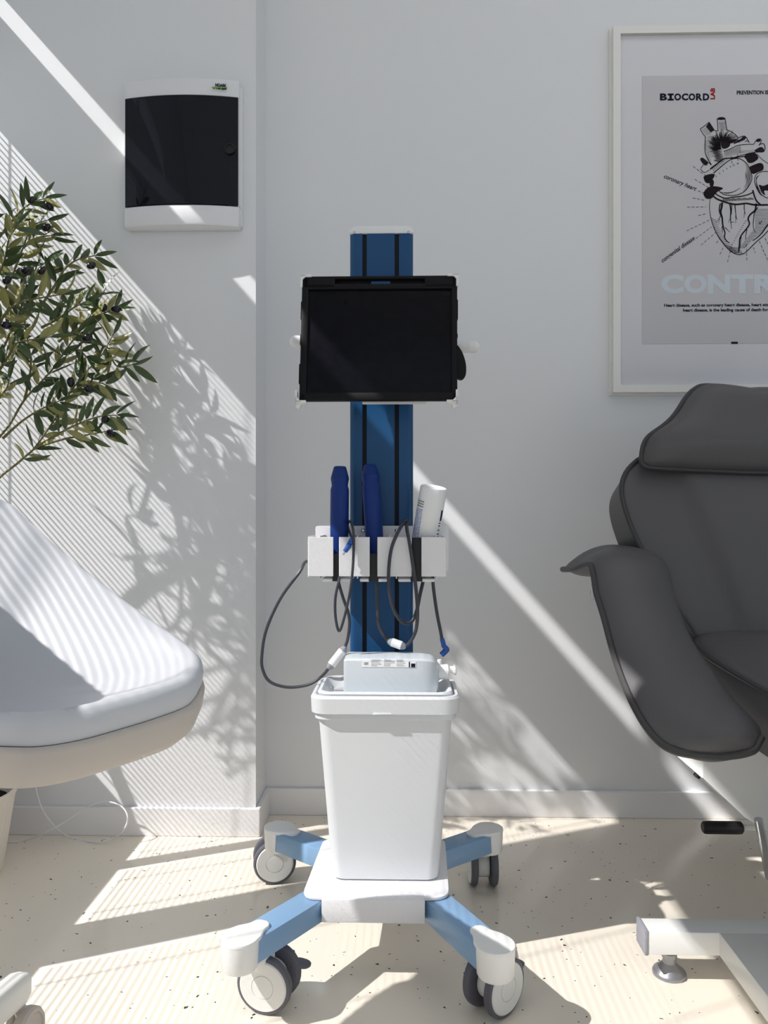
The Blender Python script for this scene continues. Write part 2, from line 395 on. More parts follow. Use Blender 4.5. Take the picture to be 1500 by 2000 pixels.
for key, tip, root in legs:
    t = PZ(tip[0], tip[1], 0.1405); r = PZ(root[0], root[1], LT); t.z = r.z = 0
    d = (t-r).normalized(); s = V((-d.y, d.x, 0)); hw = 0.0235
    r2 = r - d*0.02; t2 = t + d*0.004
    q = [(r2-s*hw), (t2-s*hw), (t2+s*hw), (r2+s*hw)]
    obj('leg', prism([(p.x, p.y) for p in q], V((0,0,0)), X_, Y_, Z_, LB, LT, 0.003), M['legblue'], cart)
    # cap: round boss with a drop-shaped cover running up the leg
    rr = 0.0275; c = t + d*0.006
    boss = lathe([(rr-0.002, 0), (rr, 0.003), (rr+0.0015, 0.043), (rr-0.001, 0.0455)], V((c.x, c.y, 0.0935)), Z_, 36)
    RB, up_, lo_ = rr+0.002, [], []
    for i in range(31):
        x = RB-(RB+0.056)*i/30
        if x > -0.012: h_ = math.sqrt(max(0, RB*RB-x*x))
        elif x > -0.043: h_ = 0.0145+(math.sqrt(RB*RB-0.000144)-0.0145)*(0.5+0.5*math.cos(PI*(-0.012-x)/0.031))
        else: h_ = 0.0145*math.sqrt(max(0, 1-((x+0.043)/0.0131)**2))
        up_.append(c + d*x + s*h_); lo_.append(c + d*x - s*h_)
    ol = up_ + lo_[-2:0:-1]
    cover = prism([(p.x, p.y) for p in ol], V((0,0,0)), X_, Y_, Z_, LT-0.002, LT+0.005, 0.002)
    obj('leg_end_cap', joinb(boss, cover), M['white'], cart)
    tips[key] = c
def caster(key):
    (px, D), N = casters[key]; N = N.normalized(); R = 0.0445
    f = P(px, 1900, D); f.z = R                    # middle of the outer face
    A = -N; wdt = 0.0145; gap = 0.027
    c0 = f + A*(wdt+gap/2)                         # middle of the caster
    piv = tips[key]; pv = V((piv.x, piv.y, 0))
    body = joinb(cyl(c0-A*gap*0.46, c0+A*gap*0.46, 0.027, n=32, bev=0.003),
                 cyl((pv.x*0.3+c0.x*0.7, pv.y*0.3+c0.y*0.7, 0.068), (pv.x*0.3+c0.x*0.7, pv.y*0.3+c0.y*0.7, 0.0975), 0.0135, 0.0145, bev=0.002))
    cc = V((c0.x, c0.y, 0)); dd = (cc-pv)
    if dd.length > 0.004:
        dd = dd.normalized(); ss = V((-dd.y, dd.x, 0))*gap*0.46
        pv = pv.lerp(cc, 0.7); q = [pv-ss, cc-ss, cc+ss, pv+ss]
        body = joinb(body, prism([(p.x, p.y) for p in q], V((0,0,0)), X_, Y_, Z_, 0.05, 0.09, 0.003))
    fork = obj('caster', body, M['hub'], cart)
    for sgn in (-1, 1):
        o0 = c0 + A*sgn*gap/2; dr = A*sgn
        prof = [(0.030, 0.0), (R-0.004, 0.0), (R-0.001, 0.002), (R, 0.005), (R, wdt-0.005), (R-0.001, wdt-0.002), (R-0.004, wdt), (R-0.006, wdt-0.0006)]
        obj('tyre', lathe(prof, o0, dr, 44), M['tyre'], fork)
        prof = [(R-0.006, wdt*0.5), (R-0.006, wdt-0.0004), (R-0.008, wdt+0.0016), (0.0185, wdt+0.0016), (0.0182, wdt+0.0006), (0.0174, wdt+0.0006), (0.017, wdt+0.0018), (0.001, wdt+0.0022)]
        obj('hub_disc', lathe(prof, o0, dr, 44), M['hub'], fork)
    if key in ('fl', 'fr'):
        bd = V((0.9, 0.45, 0)).normalized() if key == 'fl' else V((0.75, 0.66, 0)).normalized()
        o = c0 + bd*0.036 + V((0, 0, 0.012))
        sd = V((-bd.y, bd.x, 0))
        pp = [(-0.005, -0.012), (0.02, -0.015), (0.033, -0.006), (0.033, 0.006), (0.02, 0.015), (-0.005, 0.012)]
        pp = [(p.x, p.y) for p in roundpoly([(x, y, 0) for x, y in pp], 0.006, 4)]
        w2 = (V((0, 0, 1))+bd*0.25).normalized(); u2 = (bd - w2*bd.dot(w2)).normalized()
        obj('brake_pedal', joinb(prism(pp, o, u2, sd, w2, -0.002, 0.003, 0.0012), bx(o.x-0.005, o.x+0.005, o.y-0.005, o.y+0.005, o.z-0.02, o.z+0.02, 0.002)), M['tyre'], fork)
for k in ('fl', 'fr', 'bl', 'br'): caster(k)
# column
YC = 1.475
cl, cr = P(683, 700, YC).x, P(807, 700, YC).x; cw = cr-cl; cd = 0.075
ZT = P(745, 448, YC).z
g1, g2 = P(712, 700, YC).x-cl, P(775, 700, YC).x-cl; gw = 0.0042; gd = 0.010
r = 0.012
out = [(r, 0), (g1-gw, 0), (g1-gw, gd), (g1+gw, gd), (g1+gw, 0), (g2-gw, 0), (g2-gw, gd), (g2+gw, gd), (g2+gw, 0), (cw-r, 0)]
out += [(cw-r+r*math.sin(a), r-r*math.cos(a)) for a in [PI/2*i/6 for i in range(1, 7)]]
out += [(cw, cd-r), (cw-r, cd), (r, cd), (0, cd-r)]
out += [(r-r*math.cos(a), r-r*math.sin(a)) for a in [PI/2*i/6 for i in range(0, 6)]]
column = obj('column', prism(out, V((cl, YC, 0)), X_, Y_, Z_, ZP-0.002, ZT), M['blue'], cart, ang=0.45)
for g in (g1, g2):
    obj('groove_strip', bx(cl+g-gw-0.0002, cl+g+gw+0.0002, YC+0.0045, YC+gd+0.001, ZP, ZT-0.0005), M['groove'], column)  # near-black strip set into the groove
cp = [(p.x, p.y) for p in roundpoly([(-0.001, 0, 0), (cw+0.001, 0, 0), (cw+0.001, 0.0072, 0), (cw-0.01, 0.0145, 0), (0.01, 0.0145, 0), (-0.001, 0.0072, 0)], 0.004, 3)]
obj('column_cap', prism([(x, z-0.008) for x, z in cp], V((cl, YC-0.0012, ZT)), X_, Z_, Y_, 0.0, cd+0.002, 0.001), M['white'], column)
for x in (0.009, cw-0.009):
    obj('cap_screw', lathe([(0.0028, 0), (0.0024, 0.0012), (0.0003, 0.0016)], V((cl+x, YC-0.0005, ZT-0.006)), -Y_, 16), M['steel'], column)
# handlebar behind the tablet
hb0, hb1 = P(566, 667, 1.452), P(937, 678, 1.452); hd = (hb1-hb0).normalized(); L = (hb1-hb0).length; rr = 0.0115
pr = [(rr*math.sin(PI/2*i/6), rr*(1-math.cos(PI/2*i/6))) for i in range(7)]
pr += [(rr, 0.022), (rr-0.0006, 0.0224), (rr-0.0006, 0.0232), (rr, 0.0236)]
pr2 = [(a_, L-b_) for a_, b_ in reversed(pr)]
bar = obj('handlebar', lathe(pr+pr2, hb0, hd, 28), M['white'], cart)
obj('tablet_bracket', joinb(bx(-0.075, 0.045, 1.432, 1.44, 0.98, 1.16, 0.002), bx(-0.05, 0.02, 1.435, YC+0.001, 1.04, 1.12, 0.003)), M['whitemetal'], cart)
# instrument holder
YB, YB1 = 1.372, 1.468
hz0, hz1 = P(700, 1126, YB).z, P(700, 1049, YB).z
xs = [P(x, 1090, YB).x for x in (602, 651, 662, 722, 737, 804, 823, 871)]
panels = [bx(xs[2*i], xs[2*i+1], YB, YB+0.0025, hz0, hz1, 0.0008) for i in range(4)]
sides = [bx(xs[i]-0.001, xs[i]+0.001, YB+0.001, YB1, hz0-0.001, hz1+0.001) for i in (0,)] + [bx(xs[7]-0.002, xs[7], YB+0.001, YB1, hz0, hz1)]
for i, (p, q) in enumerate(((xs[1], xs[2]), (xs[3], xs[4]), (xs[5], xs[6]))):
    c = (p+q)/2; hw = (0.030, 0.029, 0.036)[i]
    for sx in (-1, 1): sides.append(bx(c+sx*hw-0.001, c+sx*hw+0.001, YB+0.002, YB1, hz0-0.004, hz1+0.002))
holder = obj('instrument_holder', joinb(*(panels+sides)), M['whiterough'], cart, smooth=False)
for i, (p, q) in enumerate(((xs[1], xs[2]), (xs[3], xs[4]), (xs[5], xs[6]))):
    c = (p+q)/2; hw = (0.026, 0.025, 0.033)[i]; sl = (q-p)/2
    obj('cup_floor', joinb(*[bx(min(c+sx*sl, c+sx*hw), max(c+sx*sl, c+sx*hw), YB+0.004, YB1, hz0-0.010, hz0-0.004, 0.0025) for sx in (-1, 1)]), M['whitemetal'], holder)
bpz = P(700, 1027, YB1).z; x0, x1 = P(616, 1030, YB1).x, P(876, 1030, YB1).x
pts2 = roundpoly([(x0, hz0+0.004, 0), (x1, hz0+0.004, 0), (x1, bpz, 0), (x0, bpz, 0)], [0.002, 0.002, 0.006, 0.006], 4)
obj('back_plate', prism([(p.x, p.y) for p in pts2], V((0, YB1, 0)), X_, Z_, Y_, 0, 0.004, 0.0008), M['whitemetal'], holder)
for i, (p, q) in enumerate(((xs[1], xs[2]), (xs[3], xs[4]), (xs[5], xs[6]))):
    zt2 = hz1-0.001 if i == 2 else hz1-0.030
    obj('cup_liner', bx(p-0.002, q+0.002, YB+0.0035, YB+0.0065, hz0-0.009, zt2, 0.0008), M['black'], holder)
for x in (709, 775):
    p = P(x, 1036, YB1)
    obj('fixing_screw', lathe([(0.0042, 0), (0.0038, 0.0018), (0.0022, 0.0026), (0.0019, 0.0014), (0.0002, 0.0014)], p, -Y_, 18), M['steel'], holder)

# ------------------------------------------------------------------ tablet
tb = P(738, 782, 1.378); tt = P(741, 543, 1.408)
tv = (tt-tb); th = tv.length; tv.normalize(); tu = X_.copy(); tn = tu.cross(tv).normalized(); TW = 0.2815
to = (tb+tt)/2
tab = thing('tablet', 'black tablet in rugged case clamped in the white mount on blue column', 'tablet', to)
pxs = TW/304
def tx(px): return (px-740.5)*pxs
def ty(py): return (662.5-py)*th/239
def tbox(x0, x1, y0, y1, d0, d1, bev=0.001):
    b_ = bx(tx(x0), tx(x1), ty(y1), ty(y0), d0, d1, bev); return xf(b_, basis(to, tu, tv, tn))
TD = -0.008
case = joinb(tbox(588, 602, 541, 783, TD, 0.006, 0.003), tbox(882, 894, 541, 783, TD, 0.006, 0.003), tbox(590, 892, 768, 783, TD, 0.006, 0.003),
   tbox(592, 890, 541, 547, TD, 0.006, 0.002), tbox(592, 653, 545, 564, TD, 0.006), tbox(830, 890, 545, 564, TD, 0.006),
   tbox(598, 886, 557, 567, TD, 0.006, 0.001), tbox(650, 724, 545, 559, TD, -0.003, 0.0005), tbox(762, 832, 545, 559, TD, -0.003, 0.0005),
   tbox(596, 888, 562, 780, TD, 0.0005, 0.0005),
   tbox(586.5, 592, 590, 625, TD, 0.004), tbox(891, 895.5, 588, 626, TD, 0.004), tbox(586, 591, 712, 750, TD, 0.004), tbox(892, 895, 655, 662, TD, 0.004), tbox(586.5, 590, 655, 675, TD, 0.004))
obj('case', case, M['case'], tab)
obj('screen', tbox(600, 884, 566, 770, 0.0, 0.0022, 0.0006), M['screen'], tab)
sq = [P(x, y, 1.392) for x, y in ((890, 678), (899, 683), (906, 698), (910, 716), (909, 734), (902, 742), (893, 740), (889, 735))]
obj('hand_strap', prism([(p.x, p.y) for p in spline([V((p.x, p.z, 0)) for p in sq], 4, True)], V((0, 1.384, 0)), X_, Z_, Y_, 0, 0.016, 0.0025), M['case'], tab)
def clip(cx_, cy_, sx, sy, ext):
    ws = []
    L1, L2, t = 22, 24, 4.4
    ws.append(tbox(min(cx_, cx_-sx*L1), max(cx_, cx_-sx*L1), min(cy_, cy_-sy*t), max(cy_, cy_-sy*t), -0.010, 0.0095, 0.001))
    ws.append(tbox(min(cx_, cx_-sx*t), max(cx_, cx_-sx*t), min(cy_, cy_-sy*L2), max(cy_, cy_-sy*L2), -0.010, 0.0095, 0.001))
    xa, xb = cx_-sx*0.5, cx_-sx*10
    ws.append(prism([(tx(cx_-sx*1), ty(cy_-sy*1)), (tx(cx_-sx*13), ty(cy_-sy*1)), (tx(cx_-sx*1), ty(cy_-sy*13))], to, tu, tv, tn, 0.0062, 0.0095))
    if ext:
        dg = math.radians(45)
        q = [(cx_-sx*1, cy_-sy*1), (cx_-sx*12, cy_-sy*1), (cx_-sx*8, cy_+9), (cx_-sx*1, cy_+5)]
        ws.append(prism([(tx(x), ty(y)) for x, y in q], to, tu, tv, tn, -0.012, -0.002, 0.001))
    obj('tablet_clamp', joinb(*ws), M['white'], cart)
clip(585, 539, -1, -1, False); clip(896, 539, 1, -1, False); clip(580, 788, -1, 1, True); clip(895, 788, 1, 1, True)

# ------------------------------------------------------------------ waste bin on the base
by0 = PZ(750, 1721, ZP).y; bz0 = ZP+0.0008
bxc = (P(645, 1720, by0).x+P(860, 1720, by0).x)/2
byt = by0-0.022
zrb, zrt = P(750, 1395, byt-0.006).z, P(750, 1361, byt-0.006).z
bd_ = 0.148
binr = thing('waste_bin', 'tall white plastic bin with lidded rim standing on the cart base', 'waste bin', (bxc, by0+0.06, bz0))
def bring(z, y0, y1, w_, r_): return [V((bxc+x, (y0+y1)/2+y, z)) for x, y in rrect(0, 0, w_, y1-y0, r_, 7)]
wb = 0.1855; wt = P(880, 1405, byt).x-P(616, 1405, byt).x
rings = []
for i in range(9):
    f = i/8; rings.append(bring(bz0+(zrb-0.012-bz0)*f, by0+(byt+0.004-by0)*f, by0+0.118+0.028*f, wb+(wt-wb)*f, 0.02))
r0 = rings[0]
c0 = sum(r0, V((0,0,0)))/len(r0)
rings = [[c0+(p-c0)*0.95+V((0,0,0.0005)) for p in r0]] + [[p+V((0,0,0.003)) for p in r0]] + rings[1:]
e0 = byt-0.001; e1 = byt+0.148
rings += [bring(zrb-0.0105, e0-0.003, e1+0.003, wt+0.012, 0.022), bring(zrb+0.006, e0-0.003, e1+0.003, wt+0.012, 0.022), bring(zrb+0.004, e0+0.006, e1-0.006, wt-0.008, 0.02)]
obj('bin_body', loft(rings), M['bin'], binr)
rw = P(893, 1380, byt-0.006).x-P(600, 1380, byt-0.006).x
ry0, ry1 = byt-0.008, byt+0.156
rim = []
for z, ins in ((zrb, 0.004), (zrb, 0.0), (zrt-0.004, -0.001), (zrt, 0.002), (zrt, 0.006), (zrt-0.006, 0.008), (zrt-0.007, 0.018), (zrb+0.004, 0.019), (zrb, 0.018)):
    rim.append(bring(z, ry0+ins, ry1-ins, rw-2*ins, 0.026))
rim.append(rim[0])
bm = loft(rim, cap=False); bmesh.ops.remove_doubles(bm, verts=bm.verts, dist=1e-6)
obj('bin_rim', recalc(bm), M['bin'], binr)
lid = []
zl = zrt+0.004
for z, ins in ((zl-0.010, 0.012), (zl-0.002, 0.010), (zl+0.001, 0.012), (zl+0.001, 0.016), (zl-0.002, 0.019), (zl-0.014, 0.027), (zl-0.016, 0.032), (zl-0.016, 0.06)):
    lid.append(bring(z, ry0+ins, ry1-ins, rw-2*ins, 0.024))
lid = [[p+V((0,0,-0.006)) for p in lid[0]]]+lid
bmh = loft(lid)
obj('bin_lid', bmh, M['bin'], binr)
x0, x1 = P(727, 1394, ry0).x, P(767, 1394, ry0).x; z_ = P(745, 1395, ry0).z
obj('latch_tab', prism([(p.x, p.y) for p in roundpoly([(x0, z_-0.0012, 0), (x1, z_-0.0012, 0), (x1-0.003, z_+0.002, 0), (x0+0.003, z_+0.002, 0)], 0.001, 3)], V((0, ry0-0.002, 0)), X_, Z_, Y_, 0, 0.012, 0.0006), M['bin'], binr)

# ------------------------------------------------------------------ frosted jug lying on the bin lid
jz = zl-0.0158
jy = byt+0.030; jx0, jx1 = P(671, 1320, jy).x, P(858, 1320, jy).x
jh = P(760, 1283, jy+0.02).z-jz; jd = 0.074
jug = thing('gel_jug', 'frosted plastic gel jug lying on its side on the bin lid', 'jug', ((jx0+jx1)/2, jy+jd/2, jz))
def jring(x, k, kz=1.0): return [V((x, jy+jd/2+a_, jz+jh/2+b_)) for a_, b_ in rrect(0, 0, jd*k, jh*kz, min(0.0045, jd*k*0.45), 6)]
Lj = jx1-jx0
jug_r = [jring(jx0+0.003, 0.78, 0.78), jring(jx0, 0.88, 0.88), jring(jx0+0.001, 0.95, 0.95), jring(jx0+0.006, 1, 1), jring(jx0+Lj*0.80, 1, 1), jring(jx0+Lj*0.86, 0.98, 0.98),
         jring(jx0+Lj*0.92, 0.92, 0.92), jring(jx0+Lj*0.965, 0.80, 0.82), jring(jx0+Lj*0.985, 0.62, 0.66), jring(jx1, 0.42, 0.46)]
obj('jug_body', loft(jug_r), M['jug'], jug)
jc = V((jx1-0.002, jy+jd/2, P(860, 1312, jy+jd/2).z))
capb = cyl(jc, jc+V((0.020, 0, 0)), 0.0135, n=24, bev=0.0015)
obj('jug_cap', joinb(capb, cyl(jc+V((0.004, 0, 0.004)), jc+V((0.004, 0, 0.022)), 0.004, n=14, bev=0.001)), M['white'], jug)
obj('jug_tap', lathe([(0.0065, 0), (0.006, 0.008), (0.009, 0.010), (0.010, 0.0125), (0.009, 0.0145), (0.0005, 0.015)], jc+V((0.0195, 0, 0.004)), X_, 24), M['white'], jug)
lx0, lx1 = P(707, 1290, jy).x, P(812, 1290, jy).x; lz0 = P(750, 1303, jy).z; lz1 = jz+jh-0.0045
yl = jy-0.0006
lab = obj('jug_label', bx(lx0, lx1, yl, yl+0.0008, lz0, lz1), M['labelwhite'], jug, smooth=False)
bars = []
xx = lx0+0.004
while xx < lx0+0.011:
    wv = random.choice((0.0004, 0.0007, 0.001)); bars.append(bx(xx, xx+wv, yl-0.0002, yl+0.0002, lz0+0.004, lz1-0.001)); xx += wv+random.choice((0.0004, 0.0007))
for i in range(5):
    for k in range(3):
        xa = lx0+0.016+k*0.022; bars.append(bx(xa, xa+random.uniform(0.010, 0.019), yl-0.0002, yl+0.0002, lz0+0.002+i*0.0026, lz0+0.0028+i*0.0026))
obj('label_print', joinb(*bars), M['labelgrey'], lab, smooth=False)
obj('label_band', joinb(bx(lx1-0.012, lx1-0.010, yl-0.0003, yl+0.0002, lz0, lz1), bx(lx1-0.008, lx1-0.001, yl-0.0003, yl+0.0002, lz0, lz1-0.003)), M['inkblue'], lab, smooth=False)

# ------------------------------------------------------------------ two blue handsets and the bottle in the holder
def handset(top, bot, k, label):
    top, bot = V(top), V(bot); d = top-bot; L = d.length
    o = thing('blue_handset', label, 'handset', bot, 'blue handsets in the cart holder')
    pr = [(0.006, 0), (0.013*k, 0.002), (0.0155*k, 0.010), (0.0172*k, L*0.45), (0.0172*k, L-0.044), (0.0166*k, L-0.041), (0.0150*k, L-0.036), (0.0158*k, L-0.030), (0.0170*k, L-0.024), (0.0168*k, L-0.021)]
    obj('handset_grip', lathe(pr, bot, d, 36), M['probe'], o)
    pr = [(0.0160*k, L-0.0215), (0.0166*k, L-0.020), (0.0118*k, L-0.0025), (0.0108*k, L-0.0005), (0.0090*k, L), (0.0005, L-0.0006)]
    obj('handset_tip', lathe(pr, bot, d, 36), M['probe'], o)
    return o
handset(P(664, 911, 1.425), P(662, 1122, 1.418), 1.0, 'blue handset with flared tip in leftmost holder cup, beside the column edge')
handset(P(722, 908, 1.445), P(736, 1124, 1.415), 0.98, 'leaning blue handset in the middle holder cup, in front of the blue column')
bt, bb = P(846, 952, 1.432), P(818, 1122, 1.425)
bd2 = bt-bb; bd2 = (bd2+V((0, -0.038, 0))); Lb = bd2.length; rb = 0.0245
bottle = thing('gel_bottle', 'white bottle upside down and tilted in the rightmost holder cup', 'bottle', bb)
obj('bottle_body', lathe([(0.012, 0), (0.014, 0.012), (0.021, 0.026), (rb, 0.036), (rb, Lb-0.003), (rb-0.001, Lb-0.001), (rb-0.003, Lb), (rb-0.006, Lb-0.001), (0.001, Lb-0.003)], bb, bd2, 40), M['white'], bottle)
u_, v_, d_ = axes(bd2)
def onb(a_, h, r_): return bb + d_*h + (u_*math.cos(a_)+v_*math.sin(a_))*r_
fa = math.atan2((-Y_).dot(v_), (-Y_).dot(u_))
sg = 1 if onb(fa+0.8, 0.1, rb).x > onb(fa-0.8, 0.1, rb).x else -1
def patch(a0, a1, h0, h1, r_, n=6):
    g = [[onb(fa+sg*(a0+(a1-a0)*i/n), h, r_) for i in range(n+1)] for h in (h0, h1)]
    g2 = [[onb(fa+sg*(a0+(a1-a0)*i/n), h, rb-0.0003) for i in range(n+1)] for h in (h0, h1)]
    return loft([g[0], g[1], g2[1], g2[0], g[0]], closed=False)
pb = []
for i in range(36):
    h = 0.05+i*0.0021
    for k in range(5):
        a0 = -1.35+k*0.16+random.uniform(0, 0.04); pb.append(patch(a0, a0+random.uniform(0.06, 0.13), h, h+0.0013, rb+0.0002, 2))
obj('label_text', joinb(*pb), M['labelblue'], bottle, smooth=False)
pg = []
for i in range(3):
    for k in range(8):
        a0 = -1.35+k*0.1; pg.append(patch(a0, a0+0.06, 0.129+i*0.0045, 0.1312+i*0.0045, rb+0.0002, 2))
obj('barcode', patch(0.95, 1.2, 0.108, 0.128, rb+0.0002, 4), M['inkblue'], bottle, smooth=False)
obj('label_print', joinb(*pg), M['inkblue'], bottle, smooth=False)
pg = []
for h in (0.098, 0.103, 0.090, 0.078, 0.083): pg.append(patch(0.9, 1.15, h, h+0.0018, rb+0.0002, 4))
obj('label_print', joinb(*pg), M['inkblue'], bottle, smooth=False)

# ------------------------------------------------------------------ cables of the handsets
def sleeve(p0, p1):
    d = p1-p0; L = d.length; r = 0.0078
    pr = [(0.003, -0.002), (0.0058, 0), (r, 0.006), (r, 0.006)] ; pr2 = [(r, L-0.006), (0.0055, L), (0.003, L+0.002)]
    ends = joinb(lathe([(0.0028, -0.003), (0.0055, 0), (r-0.0002, 0.0065)], p0, d, 24), lathe([(r-0.0002, L-0.0065), (0.0055, L), (0.0028, L+0.003)], p0, d, 24))
    mid = lathe([(r-0.001, 0.0055), (r, 0.0062), (r, L-0.0062), (r-0.001, L-0.0055)], p0, d, 24)
    return mid, ends
def c5(pts, Y):
    out = []
    for p in pts:
        y = p[2] if len(p) > 2 else Y
        out.append(P(490+p[0]/3.4884, 880+p[1]/3.4884, y))
    return out
RC = 0.0029
# left cable
ca = thing('handset_cable', 'long grey cable looping down left of the blue column with white connector', 'cable', P(560, 1270, 1.38), 'cables hanging from the cart holder')
s0, s1 = P(643, 1304, 1.372), P(673, 1266, 1.38)
w1 = [P(640, 1110, 1.46), P(601, 1096, 1.41)] + c5([(330, 830), (200, 1010), (105, 1220), (75, 1390), (80, 1490), (130, 1575), (250, 1612), (390, 1595), (480, 1540)], 1.385) + [s0]
obj('lead', tube(w1, RC, k=6), M['cable'], ca)
w2 = [s1] + c5([(660, 1280), (672, 1180), (662, 1100), (630, 1010), (595, 885)], 1.385) + [P(661, 1118, 1.405)]
obj('lead', tube(w2, RC, k=6), M['cable'], ca)
m_, e_ = sleeve(s0, s1); obj('connector_sleeve', m_, M['white'], ca); obj('connector_boot', e_, M['labelgrey'], ca)
# short loop with blue plug
cb = thing('handset_cable', 'thin grey cable hooked over the holder front, ending in a small blue plug', 'cable', P(675, 1100, 1.36), 'cables hanging from the cart holder')
w3 = [P(664, 1118, 1.41)] + c5([(598, 890), (575, 1010), (577, 1140), (600, 1230), (630, 1160), (668, 1000), (690, 850), (700, 690), (700, 580)], 1.362) + c5([(688, 500, 1.385), (668, 482, 1.41), (660, 520, 1.42), (680, 575, 1.40), (690, 600, 1.366)], 1.36)
obj('lead', tube(w3, RC*0.85, k=6), M['cable'], cb)
q = c5([(690, 600, 1.364), (672, 640, 1.360), (640, 690, 1.358)], 1.36)
plug = obj('plug', joinb(cyl(q[0], q[1], 0.0042, 0.0048, n=14, bev=0.001), cyl(q[1], q[2], 0.0052, 0.0042, n=14, bev=0.001)), M['plug'], cb)
obj('plug_pin', cyl(q[2], q[2]+(q[2]-q[1]).normalized()*0.006, 0.0018, n=10), M['steel'], plug)
# middle cable with connector at the column
cc = thing('handset_cable', 'dark cable looping over the holder front, its white connector before the column', 'cable', P(775, 1150, 1.38), 'cables hanging from the cart holder')
s0, s1 = P(759, 1252, 1.395), P(790, 1263, 1.39)
w4 = [P(734, 1112, 1.41)] + c5([(857, 890), (862, 1040), (872, 1180), (900, 1250)], 1.40) + [s0]
obj('lead', tube(w4, RC*1.1, k=6), M['cable'], cc)
w5 = [s1] + c5([(1085, 1305, 1.388), (1125, 1220, 1.38), (1135, 1080, 1.37), (1120, 900, 1.364), (1095, 720, 1.362), (1075, 600, 1.364), (1062, 520, 1.385), (1075, 480, 1.40), (1045, 490, 1.395), (1000, 560, 1.366), (955, 680, 1.362), (938, 850, 1.362), (950, 1000, 1.364), (985, 1110, 1.37), (1040, 1175, 1.38), (1095, 1165, 1.39), (1130, 1090, 1.395), (1155, 970, 1.40), (1175, 885, 1.41)], 1.37) + [P(829, 1120, 1.42)]
obj('lead', tube(w5, RC*1.1, k=6), M['cable'], cc)
m_, e_ = sleeve(s0, s1); obj('connector_sleeve', m_, M['white'], cc); obj('connector_boot', e_, M['labelgrey'], cc)
# right hanging end
ce = thing('handset_cable', 'short dark cable end hanging from the holder, angled blue plug over the bin', 'cable', P(855, 1200, 1.4), 'cables hanging from the cart holder')
w6 = [P(846, 1112, 1.41)] + c5([(1240, 890), (1252, 1000), (1270, 1120), (1290, 1220), (1303, 1290)], 1.40)
obj('lead', tube(w6, RC*1.05, k=6), M['cable'], ce)
q = c5([(1302, 1280), (1318, 1340), (1338, 1362), (1298, 1392)], 1.40)
plug = obj('plug', joinb(cyl(q[0], q[1], 0.0042, 0.0046, n=14, bev=0.001), tube([q[1], (q[1]+q[2])/2+V((0.001, 0, 0)), q[2]+V((-0.002, 0, 0)), q[3]], 0.0052, n=14, k=5)), M['plug'], ce)
obj('plug_pin', cyl(q[3], q[3]+V((-0.0015, 0, -0.004)), 0.002, n=10), M['steel'], plug)

# ------------------------------------------------------------------ distribution board on the pier
DB = 0.042
def dbx(px): return P(px, 300, Y1-DB).x
bl, br_ = dbx(239), dbx(465)
zt_, zb_ = P(350, 153, Y1-DB).z, P(350, 440, Y1-DB).z
dbc = V(((bl+br_)/2, Y1, zb_)); hwid = (br_-bl)/2
board = thing('distribution_board', 'white electrical distribution board with smoked door on the left wall', 'electrical panel', dbc)
def bulge(x): return 0.016*(1-((x-dbc.x)/hwid)**2)
def curved(z0, z1, x0, x1, d0, extra=0.0, n=20, bev=0.0):
    fr = []
    for i in range(n+1):
        x = x0+(x1-x0)*i/n; fr.append((x, Y1-DB+0.012-bulge(x)-extra))
    pts_ = fr + [(x1, Y1-d0), (x0, Y1-d0)]
    bm = prism(pts_, V((0,0,0)), X_, Y_, Z_, z0, z1)
    if bev: bevel(bm, bev, 2, 0.9)
    return bm
zd1, zd0 = P(350, 187, Y1-DB).z, P(350, 400, Y1-DB).z
h1 = curved(zd1, zt_, bl, br_, 0.0, 0.0, bev=0.003); h2 = curved(zb_, zd0, bl, br_, 0.0, 0.0, bev=0.004)
back = joinb(bx(bl, br_, Y1-0.012, Y1+0.0, zd0, zd1), bx(bl, bl+0.003, Y1-DB+0.012, Y1, zd0, zd1), bx(br_-0.004, br_, Y1-DB+0.014, Y1, zd0, zd1),
             bx(bl-0.003, br_+0.004, Y1-0.014, Y1, zb_+0.006, zt_-0.008, 0.002))
obj('housing', joinb(h1, h2, back), M['box'], board)
xa, xb = P(446, 300, Y1-0.02).x, P(250, 300, Y1-0.02).x
obj('inner_panel', bx(xb, xa, Y1-0.022, Y1-0.011, zd0+0.004, zd1-0.004, 0.001), M['breaker'], board, smooth=False)
for (x0, x1, y0, y1) in ((352, 362, 234, 262), (366, 376, 234, 262), (380, 390, 234, 262), (400, 440, 234, 269), (335, 383, 330, 366), (385, 438, 332, 368)):
    a, b = P(x0, y0, Y1-0.024), P(x1, y1, Y1-0.024)
    obj('breaker', bx(a.x, b.x, Y1-0.03, Y1-0.02, b.z, a.z, 0.001), M['black'], board, smooth=False)
dl, dr_ = dbx(241.5), dbx(463)
bm = curved(zd0+0.0008, zd1-0.0008, dl, dr_, DB-0.012-0.0035, 0.0008, n=24)
def shell_door():
    n = 24; f, b_ = [], []
    for i in range(n+1):
        x = dl+(dr_-dl)*i/n; y = Y1-DB+0.012-bulge(x)-0.0012; f.append((x, y)); b_.append((x, y+0.003))
    return prism(f+b_[::-1], V((0,0,0)), X_, Y_, Z_, zd0+0.0008, zd1-0.0008)
bm.free()
door = obj('door', shell_door(), M['smoked'], board)
p = P(449, 291, Y1-DB+0.004)
obj('door_latch', lathe([(0.0125, 0), (0.0125, 0.003), (0.0095, 0.0032), (0.009, 0.001), (0.0005, 0.001)], p, -Y_, 28), M['black'], door)
lp = P(419, 169, Y1-DB-0.0035)
lu = (P(445, 170.5, Y1-DB+0.0025)-P(411, 168, Y1-DB-0.004)); lu.normalize()
